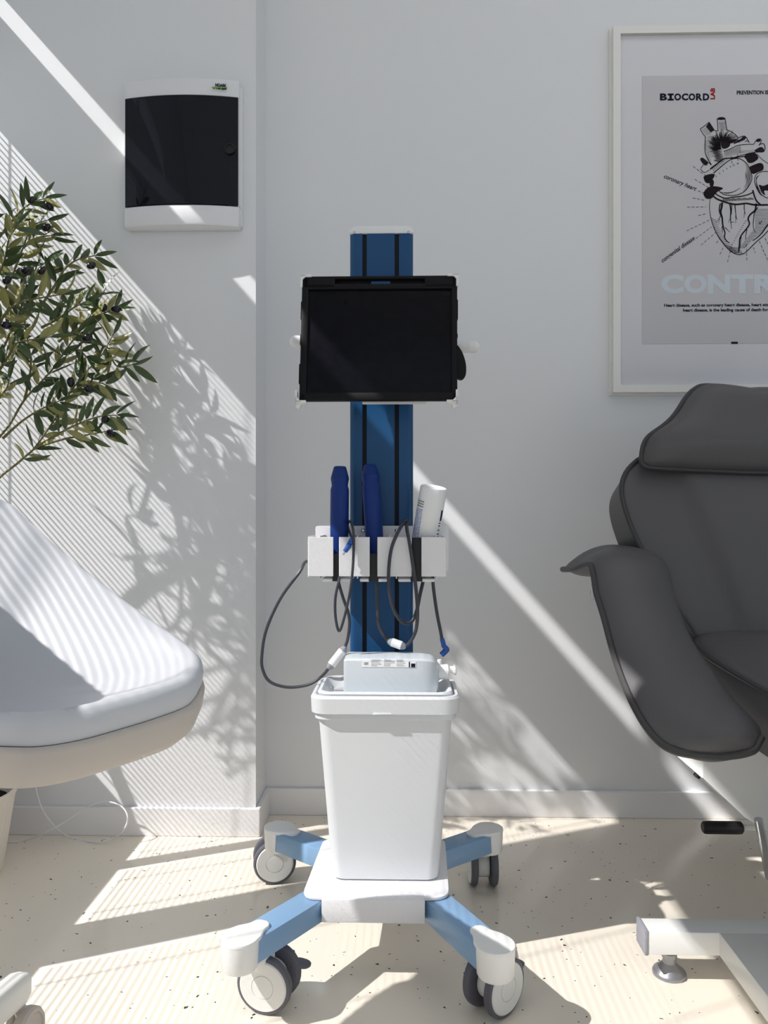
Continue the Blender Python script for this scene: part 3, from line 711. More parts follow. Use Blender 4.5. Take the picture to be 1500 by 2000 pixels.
logo = obj('brand_mark', textbm('NOARK', P(420.5, 168.5, Y1-DB-0.0030), lu, Z_, 0.0068, 0.0265, bold=0.06), M['inkblue'], board, smooth=False)
a, b = P(413.5, 170.5, Y1-DB-0.0036), P(444, 172.0, Y1-DB+0.0018)
def strip(a, b, t, mat_, par, nm):
    nrm = V((0, -1, 0)); up = Z_*t/2
    obj(nm, loft([[a+up, a-up, a-up+nrm*0.0006, a+up+nrm*0.0006], [b+up, b-up, b-up+nrm*0.0006, b+up+nrm*0.0006]]), mat_, par, smooth=False)
strip(a, b, 0.0022, M['green'], board, 'logo_line')
sub = []
for x0, x1 in ((416.5, 419), (421.5, 423.5), (425, 430.5), (432.5, 442.5)):
    a, b = P(x0, 172.6+(x0-416)*0.045, Y1-DB-0.0032+(x0-416)*0.0002), P(x1, 172.6+(x1-416)*0.045, Y1-DB-0.0032+(x1-416)*0.0002)
    sub.append(bx(a.x, b.x, min(a.y, b.y)-0.0008, max(a.y, b.y), a.z-0.0009, a.z+0.0007))
obj('logo_strapline', joinb(*sub), M['inkblue'], board, smooth=False)

# ------------------------------------------------------------------ framed poster
YF = Y2-0.022
fx0, fz1 = P(1198, 51, YF).x, P(1198, 51, YF).z; fz0 = P(1198, 766, YF).z; fw = 0.715; fx1 = fx0+fw
YPp = Y2-0.010
pf = thing('framed_poster', 'white framed heart disease poster hanging on the back wall', 'poster', ((fx0+fx1)/2, Y2, fz0))
t_ = 0.0185
def mitre(x0, x1, z0, z1):
    o_ = [(x0, z0), (x1, z0), (x1, z1), (x0, z1)]; i_ = [(x0+t_, z0+t_), (x1-t_, z0+t_), (x1-t_, z1-t_), (x0+t_, z1-t_)]
    bs = []
    for k in range(4):
        j = (k+1) % 4; bs.append(prism([o_[k], o_[j], i_[j], i_[k]], V((0, YF, 0)), X_, Z_, Y_, 0, Y2-YF-0.002))
    return joinb(*bs)
obj('frame', mitre(fx0, fx1, fz0, fz1), M['frame'], pf, smooth=False)
obj('frame_backing', bx(fx0-0.006, fx1+0.006, Y2-0.006, Y2, fz0-0.006, fz1+0.004, 0.001), M['frame'], pf, smooth=False)
obj('mat_board', bx(fx0+t_-0.002, fx1-t_+0.002, YPp, Y2-0.005, fz0+t_-0.002, fz1-t_+0.002), M['matb'], pf, smooth=False)
px0, pz1, pz0 = P(1254, 150, YPp).x, P(1254, 149, YPp).z, P(1254, 672, YPp).z; pw = 0.505
paper = obj('poster_sheet', bx(px0, px0+pw, YPp-0.0012, YPp-0.0002, pz0, pz1), M['paper'], pf, smooth=False)
YI = YPp-0.0016
q = lambda x, y: P(x, y, YI)
def otext(nm, s, x, y, h, wpx, m_, **kw):
    k = YI/F; return obj(nm, textbm(s, q(x, y), X_, Z_, h*k, wpx*k if wpx else None, **kw), m_, paper, smooth=False)
k = YI/F
def rect(x0, y0, x1, y1):
    a, b = q(x0, y0), q(x1, y1); return bx(a.x, b.x, YI-0.0003, YI+0.0003, b.z, a.z)
def letters(spec, ybase, hpx, bold):
    bs = []
    for ch, x0, x1 in spec:
        b_ = textbm(ch, q(x0, ybase), X_, Z_, hpx*k, (x1-x0)*k, bold=bold)
        zs = [p_.co.z for p_ in b_.verts]; z0 = q(x0, ybase).z; sc = hpx*k/(max(zs)-min(zs)); m0 = min(zs)
        for p_ in b_.verts: p_.co.z = z0+(p_.co.z-m0)*sc
        bs.append(b_)
    return bs
obj('poster_title', joinb(*(letters((('B', 1289, 1302.6), ('O', 1317, 1330), ('C', 1331.4, 1344), ('O', 1345, 1357.6), ('R', 1359.2, 1371.6), ('D', 1372.8, 1385)), 196.3, 13.6, 0.045)
    + [rect(1304, 182.7, 1315.8, 186), rect(1304, 193, 1315.8, 196.3), rect(1307.6, 184, 1312.2, 195)])), M['inkblue'], paper, smooth=False)
obj('poster_title_tag', textbm('LAB', q(1396, 194), Z_, -X_, 8*k, 22*k, bold=0.045), M['inkred'], paper, smooth=False)
otext('poster_slogan', 'PREVENTION IS', 1439, 184.5, 7.2, 60, M['inkblue'], bold=0.03)
obj('poster_word', joinb(*letters([(c_, 1291+i*45.5, 1291+i*45.5+43.2) for i, c_ in enumerate('CONTROL')], 573.5, 37, 0.048)), M['inkpale'], paper, smooth=False)
otext('poster_text', 'Heart disease, such as coronary heart disease, heart attack, congestive heart failure,', 1297, 599, 5.6, 300, M['inkblue'], bold=0.03)
otext('poster_text', 'heart disease, is the leading cause of death for men and women', 1334, 608.5, 5.6, 224, M['inkblue'], bold=0.03)
def dirtext(s, a, b, h):
    A, B = q(*a), q(*b); u = (B-A).normalized(); v = V((-u.z, 0, u.x)); 
    return textbm(s, A, u, v, h*k, (B-A).length, bold=0.016, shear=0.35)
obj('poster_caption', dirtext('coronary heart', (1296, 347), (1359, 373), 8), M['inkblue'], paper, smooth=False)
obj('poster_caption', dirtext('congenital disease', (1294, 513), (1358, 467), 8), M['inkblue'], paper, smooth=False)
obj('poster_mark', rect(1428, 667.5, 1441, 671.5), M['inkblue'], paper, smooth=False)
# engraving of a heart: ink strokes on the sheet
strokes = []
def ribbon(pts, w0, w1=None, sm=5, taper=False):
    w1 = w0 if w1 is None else w1
    ps = spline([V((x, y, 0)) for x, y in pts], sm) if sm and len(pts) > 2 else [V((x, y, 0)) for x, y in pts]
    n = len(ps); L_, R_2 = [], []
    for i, p in enumerate(ps):
        t = (ps[min(i+1, n-1)]-ps[max(i-1, 0)]).normalized(); nn = V((-t.y, t.x, 0)); f = i/(n-1)
        wd = (w0+(w1-w0)*f)/2
        if taper: wd *= 0.25+0.75*math.sin(PI*f)
        L_.append(p+nn*wd); R_2.append(p-nn*wd)
    A = [q(a.x, a.y) for a in L_]; B = [q(a.x, a.y) for a in R_2]; dy = V((0, -0.00015, 0))
    strokes.append(loft([[a, a+dy, b+dy, b] for a, b in zip(A, B)]))
def fill(pts, sm=4):
    ps = spline([V((x, y, 0)) for x, y in pts], sm, True) if sm else [V((x, y, 0)) for x, y in pts]
    A = [q(a.x, a.y) for a in ps]; strokes.append(loft([A, [a+V((0, -0.00012, 0)) for a in A]]))
c1 = lambda pts: [(1360+x/10.714, 210+y/10.714) for x, y in pts]
c2 = lambda pts: [(1360+x/10.714, 360+y/10.714) for x, y in pts]
O = 0.95
# aortic arch and its branches
ribbon(c1([(190, 610), (180, 800), (190, 950), (250, 1100), (320, 1200)]), 1.5); ribbon(c1([(380, 480), (460, 490)]), 1.2)
ribbon(c1([(640, 470), (740, 510), (830, 580), (880, 640)]), 1.4)
ribbon(c1([(80, 450), (130, 540), (195, 620)]), 1.2, sm=0); ribbon(c1([(80, 450), (180, 380), (265, 305)]), 1.4, sm=0); ribbon(c1([(265, 305), (330, 400), (380, 480)]), 1.4, sm=0)
fill(c1([(200, 400), (265, 315), (330, 400), (375, 480), (300, 520), (260, 470)]), 0)
ribbon(c1([(435, 230), (445, 360), (455, 490)]), 1.3, sm=0); ribbon(c1([(600, 220), (620, 350), (640, 480)]), 1.5, sm=0)
fill(c1([(435, 230), (480, 205), (550, 200), (600, 220), (590, 250), (520, 262), (460, 255)]))
for i in range(9): ribbon(c1([(455+i*3, 290+i*22), (520+i*4, 310+i*20), (615+i*2, 285+i*22)]), 0.55, taper=True)
for i in range(6): ribbon(c1([(110+i*15, 480+i*20), (170+i*22, 440+i*22), (230+i*22, 410+i*18)]), 0.6, taper=True)
cxh, cyh = 600, 800; rngp = random.Random(3)
for i in range(14): ribbon(c1([(215+i*7, 640+i*30), (300+i*9, 600+i*32), (380+i*8, 640+i*30)]), 0.8, taper=True)
for i in range(58):                                   # hatch fan of the arch
    a = math.radians(-28+i*-3.3); r0_, r1_ = 95+random.uniform(-10, 20), 300+30*math.sin(i)+random.uniform(-25, 45)
    x0, y0 = cxh+r0_*math.cos(a), cyh+r0_*math.sin(a); x1, y1 = cxh+r1_*1.05*math.cos(a+0.25), cyh+r1_*math.sin(a+0.25)
    ribbon(c1([(x0, y0), ((x0+x1)/2+12*math.sin(a), (y0+y1)/2-12*math.cos(a)), (x1, y1)]), 1.5, 0.6)
for i in range(40):
    f = i/39; y = 640+f*480; x0 = 300+90*f+rngp.uniform(-25, 25)
    ribbon(c1([(x0, y), (x0+90, y-10+20*f), (x0+190, y+20*f)]), 1.0, 0.5, taper=True)
for i in range(13): ribbon(c1([(195+4*i if i > 5 else 190, 700+i*34), (240+6*i, 690+i*36)]), 0.9, 0.3, sm=0)
fill(c1([(520, 700), (600, 680), (700, 720), (700, 800), (640, 850), (560, 860), (520, 800)]))
# pulmonary artery
ribbon(c1([(570, 920), (700, 870), (850, 800), (1000, 775), (1200, 770)]), 1.4); ribbon(c1([(720, 1080), (870, 1020), (1000, 985), (1200, 940), (1400, 930)]), 1.5)
ribbon(c1([(1200, 770), (1270, 670), (1340, 660), (1360, 700), (1310, 800)]), 1.4); ribbon(c1([(1310, 780), (1400, 755), (1440, 840), (1410, 930)]), 1.6)
fill(c1([(1240, 700), (1290, 655), (1350, 680), (1310, 720)]))
fill(c1([(1220, 900), (1330, 830), (1400, 850), (1410, 920), (1280, 935)]))
for i in range(16): ribbon(c1([(600+i*22, 905-i*7), (590+i*22, 960-i*8), (615+i*22, 1045-i*6)]), 0.6, taper=True)
for i in range(14): ribbon(c1([(900+i*32, 960-i*4), (905+i*32, 900-i*2)]), 0.8, 0.3, sm=0)
ribbon(c1([(760, 730), (860, 650), (970, 600), (1040, 620), (1110, 740)]), 1.5); fill(c1([(920, 660), (980, 610), (1040, 625), (1000, 680), (900, 720), (800, 760), (790, 740)]))
for i in range(6): ribbon(c1([(1010+i*16, 720-i*6), (1050+i*8, 690+i*4)]), 0.8, sm=0)
fill(c1([(1000, 1020), (1100, 950), (1230, 950), (1300, 1050), (1240, 1120), (1160, 1160), (1080, 1150), (1040, 1080)]))
ribbon(c1([(1270, 970), (1350, 1060), (1440, 1130), (1500, 1170)]), 1.0)
fill(c1([(1120, 1240), (1250, 1180), (1340, 1160), (1400, 1200), (1400, 1300), (1300, 1350), (1180, 1390), (1120, 1300)]))
# right atrial vessels on the left
fill(c1([(80, 1080), (130, 1050), (210, 1110), (250, 1150), (210, 1210), (140, 1180)]))
ribbon(c1([(90, 1280), (150, 1200), (250, 1150), (300, 1200)]), 1.2); ribbon(c1([(90, 1290), (170, 1360), (280, 1300)]), 1.1)
ribbon(c1([(290, 1290), (420, 1190), (560, 1080), (700, 1060), (860, 1040), (1010, 1020)]), 3.0, 2.0)
ribbon(c1([(360, 1370), (470, 1280), (600, 1170), (720, 1090), (860, 1060)]), 2.2, 1.4)
for i in range(10): ribbon(c1([(320+i*32, 1230-i*20), (370+i*30, 1330-i*26)]), 0.8, sm=0)
fill(c1([(160, 1440), (250, 1400), (380, 1390), (360, 1480), (320, 1500), (280, 1580), (200, 1570), (160, 1500)]))
fill(c1([(280, 1580), (330, 1490), (370, 1570), (340, 1660), (290, 1650)]))
fill(c1([(150, 1790), (220, 1690), (320, 1650), (420, 1650), (560, 1690), (450, 1760), (380, 1830), (320, 1900), (220, 1910), (170, 1860)]))
# atrium dome
ribbon(c1([(470, 1740), (560, 1810), (700, 1840), (850, 1830), (1000, 1760), (1100, 1640), (1160, 1500), (1140, 1340), (1060, 1180), (930, 1080), (800, 1060)]), 1.5)
for i, (r_, a0, a1) in enumerate(((0.93, -50, 62), (0.87, -45, 58), (0.81, -38, 52), (0.75, -30, 48), (0.69, -25, 22), (0.63, -22, 12))):
    ribbon(c1([(830+325*r_*math.cos(math.radians(a0+(a1-a0)*t/8)), 1450+385*r_*math.sin(math.radians(a0+(a1-a0)*t/8))) for t in range(9)]), 0.95, taper=True)
for i in range(7): ribbon(c1([(520+i*50, 1770+8*i-(i*i)*2), (640+i*46, 1800+4*i-(i*i)*4)]), 0.7, sm=0)
for i in range(7): ribbon(c1([(400+i*75, 1420-i*62+i*i*3), (425+i*75, 1455-i*62+i*i*3)]), 0.9, sm=0)
# second dome
ribbon(c1([(1500, 1340), (1380, 1340), (1260, 1400), (1220, 1520), (1260, 1680), (1340, 1800), (1450, 1880), (1540, 1900)]), 1.4)
for i in range(5): ribbon(c1([(1330-i*14, 1400+i*10), (1260-i*2, 1500), (1280, 1640+i*20), (1360, 1790+i*16)]), 0.8, taper=True)
fill(c1([(1310, 1620), (1400, 1640), (1540, 1600), (1540, 1730), (1420, 1740), (1440, 1830), (1370, 1780)]))
# coronary sulcus band
ribbon(c2([(340, 230), (420, 300), (540, 350), (700, 400), (850, 420), (1050, 400), (1220, 430), (1500, 430)]), 3.2, 3.4)
ribbon(c2([(380, 180), (470, 240), (600, 290), (760, 270), (950, 250), (1120, 200), (1200, 150)]), 2.2)
for i in range(34): ribbon(c2([(560+i*19, 300+8*math.sin(i)-i*0.6), (566+i*19, 360+6*math.sin(i*2)-i*1.2)]), 1.0, sm=0)
ribbon(c2([(1180, 120), (1220, 260), (1270, 360), (1340, 420)]), 3.0)
# ventricle outline
ribbon(c2([(290, 300), (275, 480), (300, 680), (350, 860), (430, 1040), (540, 1210), (680, 1370), (800, 1450), (900, 1470), (1010, 1440), (1100, 1360), (1250, 1210), (1400, 1080), (1560, 900)]), 1.0, 1.9)
# coronary vessels
ribbon(c2([(540, 380), (530, 480), (510, 580), (540, 700), (550, 820), (570, 920), (600, 1020), (590, 1110), (640, 1190), (700, 1220)]), 4.2, 1.4)
ribbon(c2([(500, 400), (480, 540), (510, 650)]), 2.2); ribbon(c2([(510, 660), (460, 740), (420, 800)]), 1.4, 0.5); ribbon(c2([(490, 720), (470, 830)]), 1.0, 0.4, sm=0)
ribbon(c2([(600, 900), (660, 960), (710, 1000)]), 1.6, 0.5); ribbon(c2([(540, 880), (545, 1020)]), 1.5, 0.6, sm=0)
ribbon(c2([(700, 400), (720, 540), (715, 700), (725, 820), (740, 940)]), 3.0, 0.6); ribbon(c2([(715, 700), (670, 800)]), 1.2, 0.4, sm=0); ribbon(c2([(725, 790), (795, 795)]), 1.2, 0.8, sm=0)
ribbon(c2([(745, 400), (740, 520), (730, 640)]), 1.8, 1.0)
ribbon(c2([(805, 430), (820, 560), (835, 690), (860, 740)]), 2.0, 0.7); ribbon(c2([(825, 650), (825, 820)]), 1.1, 0.4, sm=0)
ribbon(c2([(1000, 420), (1005, 540), (1020, 600), (1035, 640)]), 1.7, 0.5); ribbon(c2([(1010, 570), (995, 710)]), 1.1, 0.4, sm=0)
ribbon(c2([(1250, 400), (1230, 540), (1130, 630), (1085, 720), (1110, 830), (1050, 930), (960, 1040), (910, 1140), (900, 1260), (885, 1420)]), 3.4, 2.2)
ribbon(c2([(1290, 480), (1220, 590), (1200, 720), (1190, 860), (1210, 960), (1250, 1010)]), 2.0, 0.7)
ribbon(c2([(1060, 940), (1040, 1040), (1030, 1160)]), 1.8, 0.9); ribbon(c2([(940, 1090), (925, 1220), (915, 1340)]), 1.4, 1.0)
ribbon(c2([(1560, 760), (1470, 880), (1380, 1010), (1280, 1110), (1180, 1180)]), 3.0, 1.6)
ribbon(c2([(1310, 780), (1330, 830), (1370, 760)]), 1.2)
# hatching of the ventricle
for i in range(17):
    y = 690+i*45; xl = 300+ (i*i)*1.35 + i*6
    ribbon(c2([(xl, y), (xl+60, y+42), (xl+130+min(i, 8)*6, y+72)]), 0.9, 0.4)
for i in range(26):
    y = 530+i*32; x0 = 1230 if i < 12 else 1230-(i-12)*26
    ribbon(c2([(x0, y), (x0+130, y-8), (min(1540, x0+300-(max(0, i-9))*13), y-16)]), 0.75, 0.5)
for i in range(12): ribbon(c2([(1050-i*27, 760+i*46), (1000-i*25, 780+i*44), (1080-i*27, 790+i*45)][:2]), 1.0, 0.3, sm=0)
for i in range(7): ribbon(c2([(640+i*20, 1290+i*24), (760+i*16, 1320+i*20), (900+i*12, 1325+i*20)]), 0.8, 0.6)
def dash(a, b, ln=5.5, gap=3.2, w0=0.95):
    A, B = V((*a, 0)), V((*b, 0)); L_ = (B-A).length; d = (B-A).normalized(); s = 0
    while s < L_: ribbon([tuple((A+d*s)[:2]), tuple((A+d*min(s+ln, L_))[:2])], w0, sm=0); s += ln+gap
for a, b in (((1354, 325), (1378, 343)), ((1357, 350), (1385, 367)), ((1363, 372.5), (1375, 377)), ((1353, 386.5), (1378, 391.5)), ((1342, 404.5), (1379, 404)), ((1364, 421), (1381, 417)),
             ((1341, 451), (1386, 429.5)), ((1359, 466), (1390, 443)), ((1369, 479), (1399, 453)), ((1399, 475), (1405, 467)), ((1406, 497), (1414, 481)), ((1421, 512), (1430, 476)),
             ((1458, 477), (1458.5, 510)), ((1471.5, 483), (1475, 494)), ((1483, 471), (1500, 510)), ((1494, 465), (1506, 488)), ((1428, 305), (1430.5, 324)), ((1440, 300), (1442, 320))):
    dash(a, b)
obj('heart_engraving', joinb(*strokes), M['ink'], paper, smooth=False)
obj('glazing', bx(fx0+t_-0.001, fx1-t_+0.001, YF+0.006, YF+0.008, fz0+t_-0.001, fz1-t_+0.001), M['glass'], pf, smooth=False)

# ------------------------------------------------------------------ dark leather treatment chair (right)
XC = P(1485, 800, 1.70).x
rec = thing('treatment_chair', 'dark grey leather reclining treatment chair with white base at the right', 'chair', (XC, 1.5, 0))
def half(pts_px, o, n, v):
    L_ = []
    for x, y in pts_px:
        p = PP(x, y, o, n); L_.append((p.x-XC, (p-o).dot(v)))
    return L_
def sym(L_):
    Rr = [(-x, y) for x, y in reversed(L_)]
    return L_+Rr
def frame_plane(yb, zb, yt, zt):
    o = V((XC, yb, zb)); v = V((0, yt-yb, zt-zb)).normalized(); n = X_.cross(v).normalized()   # n faces the viewer
    return o, v, n
def dens(ol, k=4): return [(p.x, p.y) for p in spline([V((x, y, 0)) for x, y in ol], k, True)]
o, v, n = frame_plane(1.47, 0.46, 1.68, 0.98)
bo = half([(1480, 888), (1400, 885), (1320, 885), (1262, 892), (1238, 905), (1221, 925), (1213, 952), (1217, 985), (1232, 1030), (1252, 1072), (1290, 1140), (1330, 1205), (1360, 1255), (1400, 1275), (1480, 1280)], o, n, v)
bo = dens(sym(bo), 3)
ca_, cb_ = PP(1318, 925, o, n), PP(1425, 1190, o, n); ca_ = ((ca_.x-XC), (ca_-o).dot(v)); cb_ = ((cb_.x-XC), (cb_-o).dot(v))
def crease(a_, b_):
    a_ = -abs(a_); dx, dy = cb_[0]-ca_[0], cb_[1]-ca_[1]; L_ = math.hypot(dx, dy)
    dist = ((a_-ca_[0])*dy-(b_-ca_[1])*dx)/L_
    return -0.016/(1+math.exp(-dist/0.006))-0.006*math.exp(-(dist/0.012)**2)
obj('backrest', pillow(bo, o, X_, v, n, 0.030, 0.02, 0.10, K=16, fn=crease), M['leather'], rec, ang=1.2)
obj('backrest_piping', tube([o+X_*a_+v*b_+n*0.002 for a_, b_ in bo[::2]], 0.0052, n=8, k=2, closed=True), M['piping'], rec)
o2, v2, n2 = frame_plane(1.60, 0.86, 1.655, 1.07)
ho = half([(1480, 761), (1455, 762), (1420, 757), (1378, 753), (1357, 760), (1340, 776), (1324, 801), (1303, 826), (1275, 846), (1259, 863), (1253, 890), (1255, 905), (1270, 913), (1330, 917), (1420, 921), (1480, 923)], o2, n2, v2)
ho = dens(sym(ho), 3)
hv = (PP(1400, 872, o2, n2)-o2).dot(v2)
def fold(a_, b_): return -0.42*max(0, hv-b_)-0.003*math.exp(-((b_-hv)/0.006)**2)
head = obj('headrest', pillow(ho, o2, X_, v2, n2, 0.045, 0.03, 0.0, K=18, e=6.0, fn=fold), M['leather'], rec, ang=1.2)
obj('headrest_piping', tube([o2+X_*a_+v2*b_ for a_, b_ in ho[::2]], 0.0055, n=8, k=2, closed=True), M['piping'], rec)
# armrests
st = [((1099, 1112, 1.66), (1205, 1080, 1.74)), ((1122, 1111, 1.58), (1285, 1086, 1.66)), ((1153, 1104, 1.50), (1306, 1110, 1.56)), ((1164, 1155, 1.455), (1316, 1152, 1.51)),
      ((1180, 1208, 1.405), (1330, 1200, 1.46)), ((1198, 1275, 1.345), (1353, 1252, 1.40)), ((1223, 1345, 1.275), (1392, 1312, 1.325)), ((1256, 1410, 1.215), (1440, 1372, 1.25)),
      ((1292, 1452, 1.18), (1478, 1412, 1.20)), ((1335, 1471, 1.16), (1487, 1440, 1.17)), ((1400, 1477, 1.15), (1470, 1466, 1.152))]
Ls = spline([P(*a_) for a_, b_ in st], 4); Rs = spline([P(*b_) for a_, b_ in st], 4)
def arm(mir):
    rings = []; m = len(Ls)
    for i in range(m):
        Lp, Rp = Ls[i], Rs[i]
        t = (((Ls[min(i+1, m-1)]+Rs[min(i+1, m-1)])-(Ls[max(i-1, 0)]+Rs[max(i-1, 0)]))).normalized()
        nn = (Rp-Lp).cross(t).normalized()
        if nn.y > 0 and nn.z < 0.3: nn = -nn
        if nn.z < 0 and abs(nn.z) > abs(nn.y): nn = -nn
        f = i/(m-1); e = min(1.0, (f/0.05)**0.5 if f < 0.05 else 1, ((1-f)/0.07)**0.5 if f > 0.93 else 1)
        bt_, bb_ = 0.034*max(e, 0.1), 0.030*max(e, 0.1)
        ring = []
        for k_ in range(13):
            s = k_/12; ring.append(Lp.lerp(Rp, s)+nn*bt_*math.sin(PI*s)**0.55)
        for k_ in range(1, 12):
            s = 1-k_/12; ring.append(Lp.lerp(Rp, s)-nn*bb_*math.sin(PI*s)**0.6)
        rings.append([V((2*XC-p.x, p.y, p.z)) if mir else p for p in ring])
    return loft(rings)
pipe_pts = Ls[::2]+[P(1440, 1474, 1.15), Rs[-1], Rs[-3], Rs[-5]]
for mir in (False, True):
    am = obj('armrest', arm(mir), M['leather'], rec, ang=1.2)
    obj('armrest_piping', tube([V((2*XC-p.x, p.y, p.z)) if mir else p for p in pipe_pts], 0.0062, n=8, k=3), M['piping'], am)
    if not mir:
        z0 = P(1156, 1152, 1.56)
        obj('zip_pull', tube([z0+V((-0.003, 0, 0)), z0+V((-0.003, 0, -0.016)), z0+V((0, 0, -0.021)), z0+V((0.003, 0, -0.016)), z0+V((0.003, 0, 0))], 0.0005, n=6, k=4), M['steel'], am)
# seat
o3 = V((XC, 1.47, 0.535)); v3 = V((0, -1, -0.14)).normalized(); n3 = X_.cross(v3).normalized()
if n3.z < 0: n3 = -n3
hwS = XC-P(1352, 1245, 1.46).x
so = dens([(-hwS, 0.0), (-hwS-0.005, 0.12), (-hwS+0.02, 0.28), (-hwS+0.055, 0.42), (-0.1, 0.48), (0.1, 0.48), (hwS-0.055, 0.42), (hwS-0.02, 0.28), (hwS+0.005, 0.12), (hwS, 0.0), (hwS-0.08, -0.05), (-hwS+0.08, -0.05)], 4)
obj('seat', pillow(so, o3, X_, v3, n3, 0.022, 0.0, 0.05, K=10, e=4), M['leather'], rec, ang=1.2)
obj('seat_piping', tube([o3+X_*a_+v3*b_+n3*0.001 for a_, b_ in so[::2]], 0.0045, n=8, k=2, closed=True), M['piping'], rec)
so2 = [(a_*0.97, b_*0.97) for a_, b_ in so]
obj('seat_body', pillow(so2, o3-n3*0.05, X_, v3, n3, 0.0, 0.015, 0.055, K=6, e=4), M['leather'], rec, ang=1.2)
# white base: side shield, column, floor frame, feet, lever
YS = 1.52
sp_ = [P(1372, 1380, YS), P(1372, 1520, YS), P(1455, 1598, YS), P(1500, 1626, YS)]
pol = [(p.x, p.z) for p in sp_]
pol = [(pol[0][0], 0.40), pol[1], pol[2], pol[3], (XC+0.2, pol[3][1]), (XC+0.2, 0.40)]
obj('base_shield', prism(pol, V((0, YS, 0)), X_, Z_, Y_, 0, 0.30, 0.004), M['basewhite'], rec)
obj('base_bolt', lathe([(0.008, 0), (0.007, 0.006), (0.0005, 0.007)], V((P(1386, 1530, YS).x, YS+0.06, P(1386, 1533, YS).z)), V((-0.6, 0, -0.8)), 14), M['black'], rec)
zf0, zf1 = 0.050, 0.088
yb0 = PZ(1300, 1866, zf0).y
xb0 = P(1259, 1840, yb0).x
xl0 = P(1405, 1866, yb0).x
beam = obj('floor_beam', joinb(bx(xb0+0.006, 2*XC-xb0, yb0, yb0+0.045, zf0, zf1, 0.002), bx(xl0, xl0+0.085, 0.45, yb0+0.001, zf0, zf1, 0.002), bx(2*XC-xl0-0.085, 2*XC-xl0, 0.45, yb0+0.001, zf0, zf1, 0.002),
        bx(XC+0.07, XC+0.17, yb0+0.04, 1.66, zf0, zf1, 0.002)), M['basewhite'], rec)
obj('beam_end_cap', bx(xb0, xb0+0.0065, yb0-0.001, yb0+0.046, zf0-0.001, zf1+0.002, 0.0015), M['labelgrey'], beam)
obj('pedestal', bx(XC+0.09, XC+0.20, 1.62, 1.78, 0.0, 0.36, 0.01), M['basewhite'], rec)
def foot(x, y):
    obj('levelling_foot', lathe([(0.027, 0), (0.0275, 0.004), (0.026, 0.007), (0.018, 0.013), (0.011, 0.021), (0.0105, 0.029), (0.0125, 0.030), (0.0125, 0.037), (0.009, 0.038), (0.008, zf0+0.001)], V((x, y, 0)), Z_, 32), M['castmetal'], rec)
pf_ = PZ(1307, 1893, 0.008)
foot(pf_.x, pf_.y); foot(2*XC-pf_.x, pf_.y); foot(xl0+0.04, 0.5); foot(2*XC-xl0-0.04, 0.5)
yl_ = 1.66
p0, p1 = P(1372, 1616, yl_), P(1450, 1616, yl_); rl = 0.0135; Lp_ = (p1-p0).length
lev = obj('pedal_lever', cyl(p1-X_*0.01, p1+X_*0.12, 0.006, n=14), M['basewhite'], rec)
pr = [(rl*0.75, 0.0), (rl*0.95, 0.004), (rl, 0.008)]
obj('pedal_grip', lathe([(rl*0.72, 0), (rl*0.95, 0.003), (rl, 0.010), (rl, Lp_-0.010), (rl*0.95, Lp_-0.003), (rl*0.72, Lp_)], p0, X_, 28), M['black'], lev)
obj('chrome_strut', cyl(P(1481, 1600, 1.44), P(1503, 1715, 1.46), 0.0075, n=20), M['steel'], rec)
pa = P(1496, 1440, 1.36)
obj('recline_bracket', joinb(bx(pa.x-0.008, pa.x+0.05, pa.y, pa.y+0.02, pa.z-0.03, pa.z+0.045, 0.006), cyl((pa.x-0.004, pa.y-0.004, pa.z), (pa.x-0.004, pa.y+0.02, pa.z), 0.014, n=20, bev=0.002)), M['basewhite'], rec)

# ------------------------------------------------------------------ white shell lounge chair (left)
lc = thing('shell_chair', 'white leather shell lounge chair, partly cut off at the left', 'lounge chair', (-0.66, 0.88, 0))
rimc = [P(*t_) for t_ in ((0, 985, 1.02), (60, 1035, 1.015), (120, 1095, 1.01), (200, 1165, 0.99), (290, 1240, 0.965), (340, 1278, 0.95), (375, 1308, 0.935), (389, 1330, 0.92), (386, 1352, 0.90),
        (365, 1378, 0.88), (310, 1400, 0.855), (240, 1422, 0.83), (160, 1444, 0.805), (80, 1457, 0.79), (0, 1457, 0.775))]
rimc += [V(t_) for t_ in ((-0.45, 0.72, 0.555), (-0.49, 0.70, 0.64), (-0.545, 0.695, 0.765), (-0.615, 0.715, 0.882), (-0.69, 0.755, 0.93), (-0.735, 0.82, 0.93), (-0.745, 0.90, 0.895), (-0.71, 0.97, 0.85), (-0.635, 1.005, 0.805))]
rim = spline(rimc, 6, True)
cen = V((-0.545, 0.865, 0.55))
def bowl(s, dz=0.0, roll=None):
    ring = []
    for p in rim:
        t = 1-s; h = p.z-cen.z; fr = 1-min(1, max(0, h)/0.25)
        if roll: t += roll[0]*fr; zz = roll[1]*(0.25+0.75*fr)
        else: zz = 0.034*math.exp(-s/0.5)*(0.25+0.75*fr)
        tt = min(1.0, 1-s)
        ring.append(V((cen.x+(p.x-cen.x)*t, cen.y+(p.y-cen.y)*t, cen.z+h*(tt**1.9)+dz+zz)))
    return ring
rings = [bowl(0, 0, (0, 0)), bowl(0, 0, (0.012, 0.008)), bowl(0, 0, (0.016, 0.016)), bowl(0, 0, (0.012, 0.024)), bowl(0.01, 0, (0.006, 0.030)), bowl(0.03, 0, (0, 0.034))]
rings += [bowl(s) for s in (0.07, 0.11, 0.16, 0.23, 0.32, 0.42, 0.53, 0.65, 0.77, 0.88, 0.97)]
up = obj('upholstery', loft(rings+[[cen+V((0, 0, 0.005))]*len(rim)], cap=False), M['shellw'], lc, ang=1.4)
def off(p, out, dz):
    d = V((p.x-cen.x, p.y-cen.y, 0)).normalized(); return p+d*out+V((0, 0, dz))
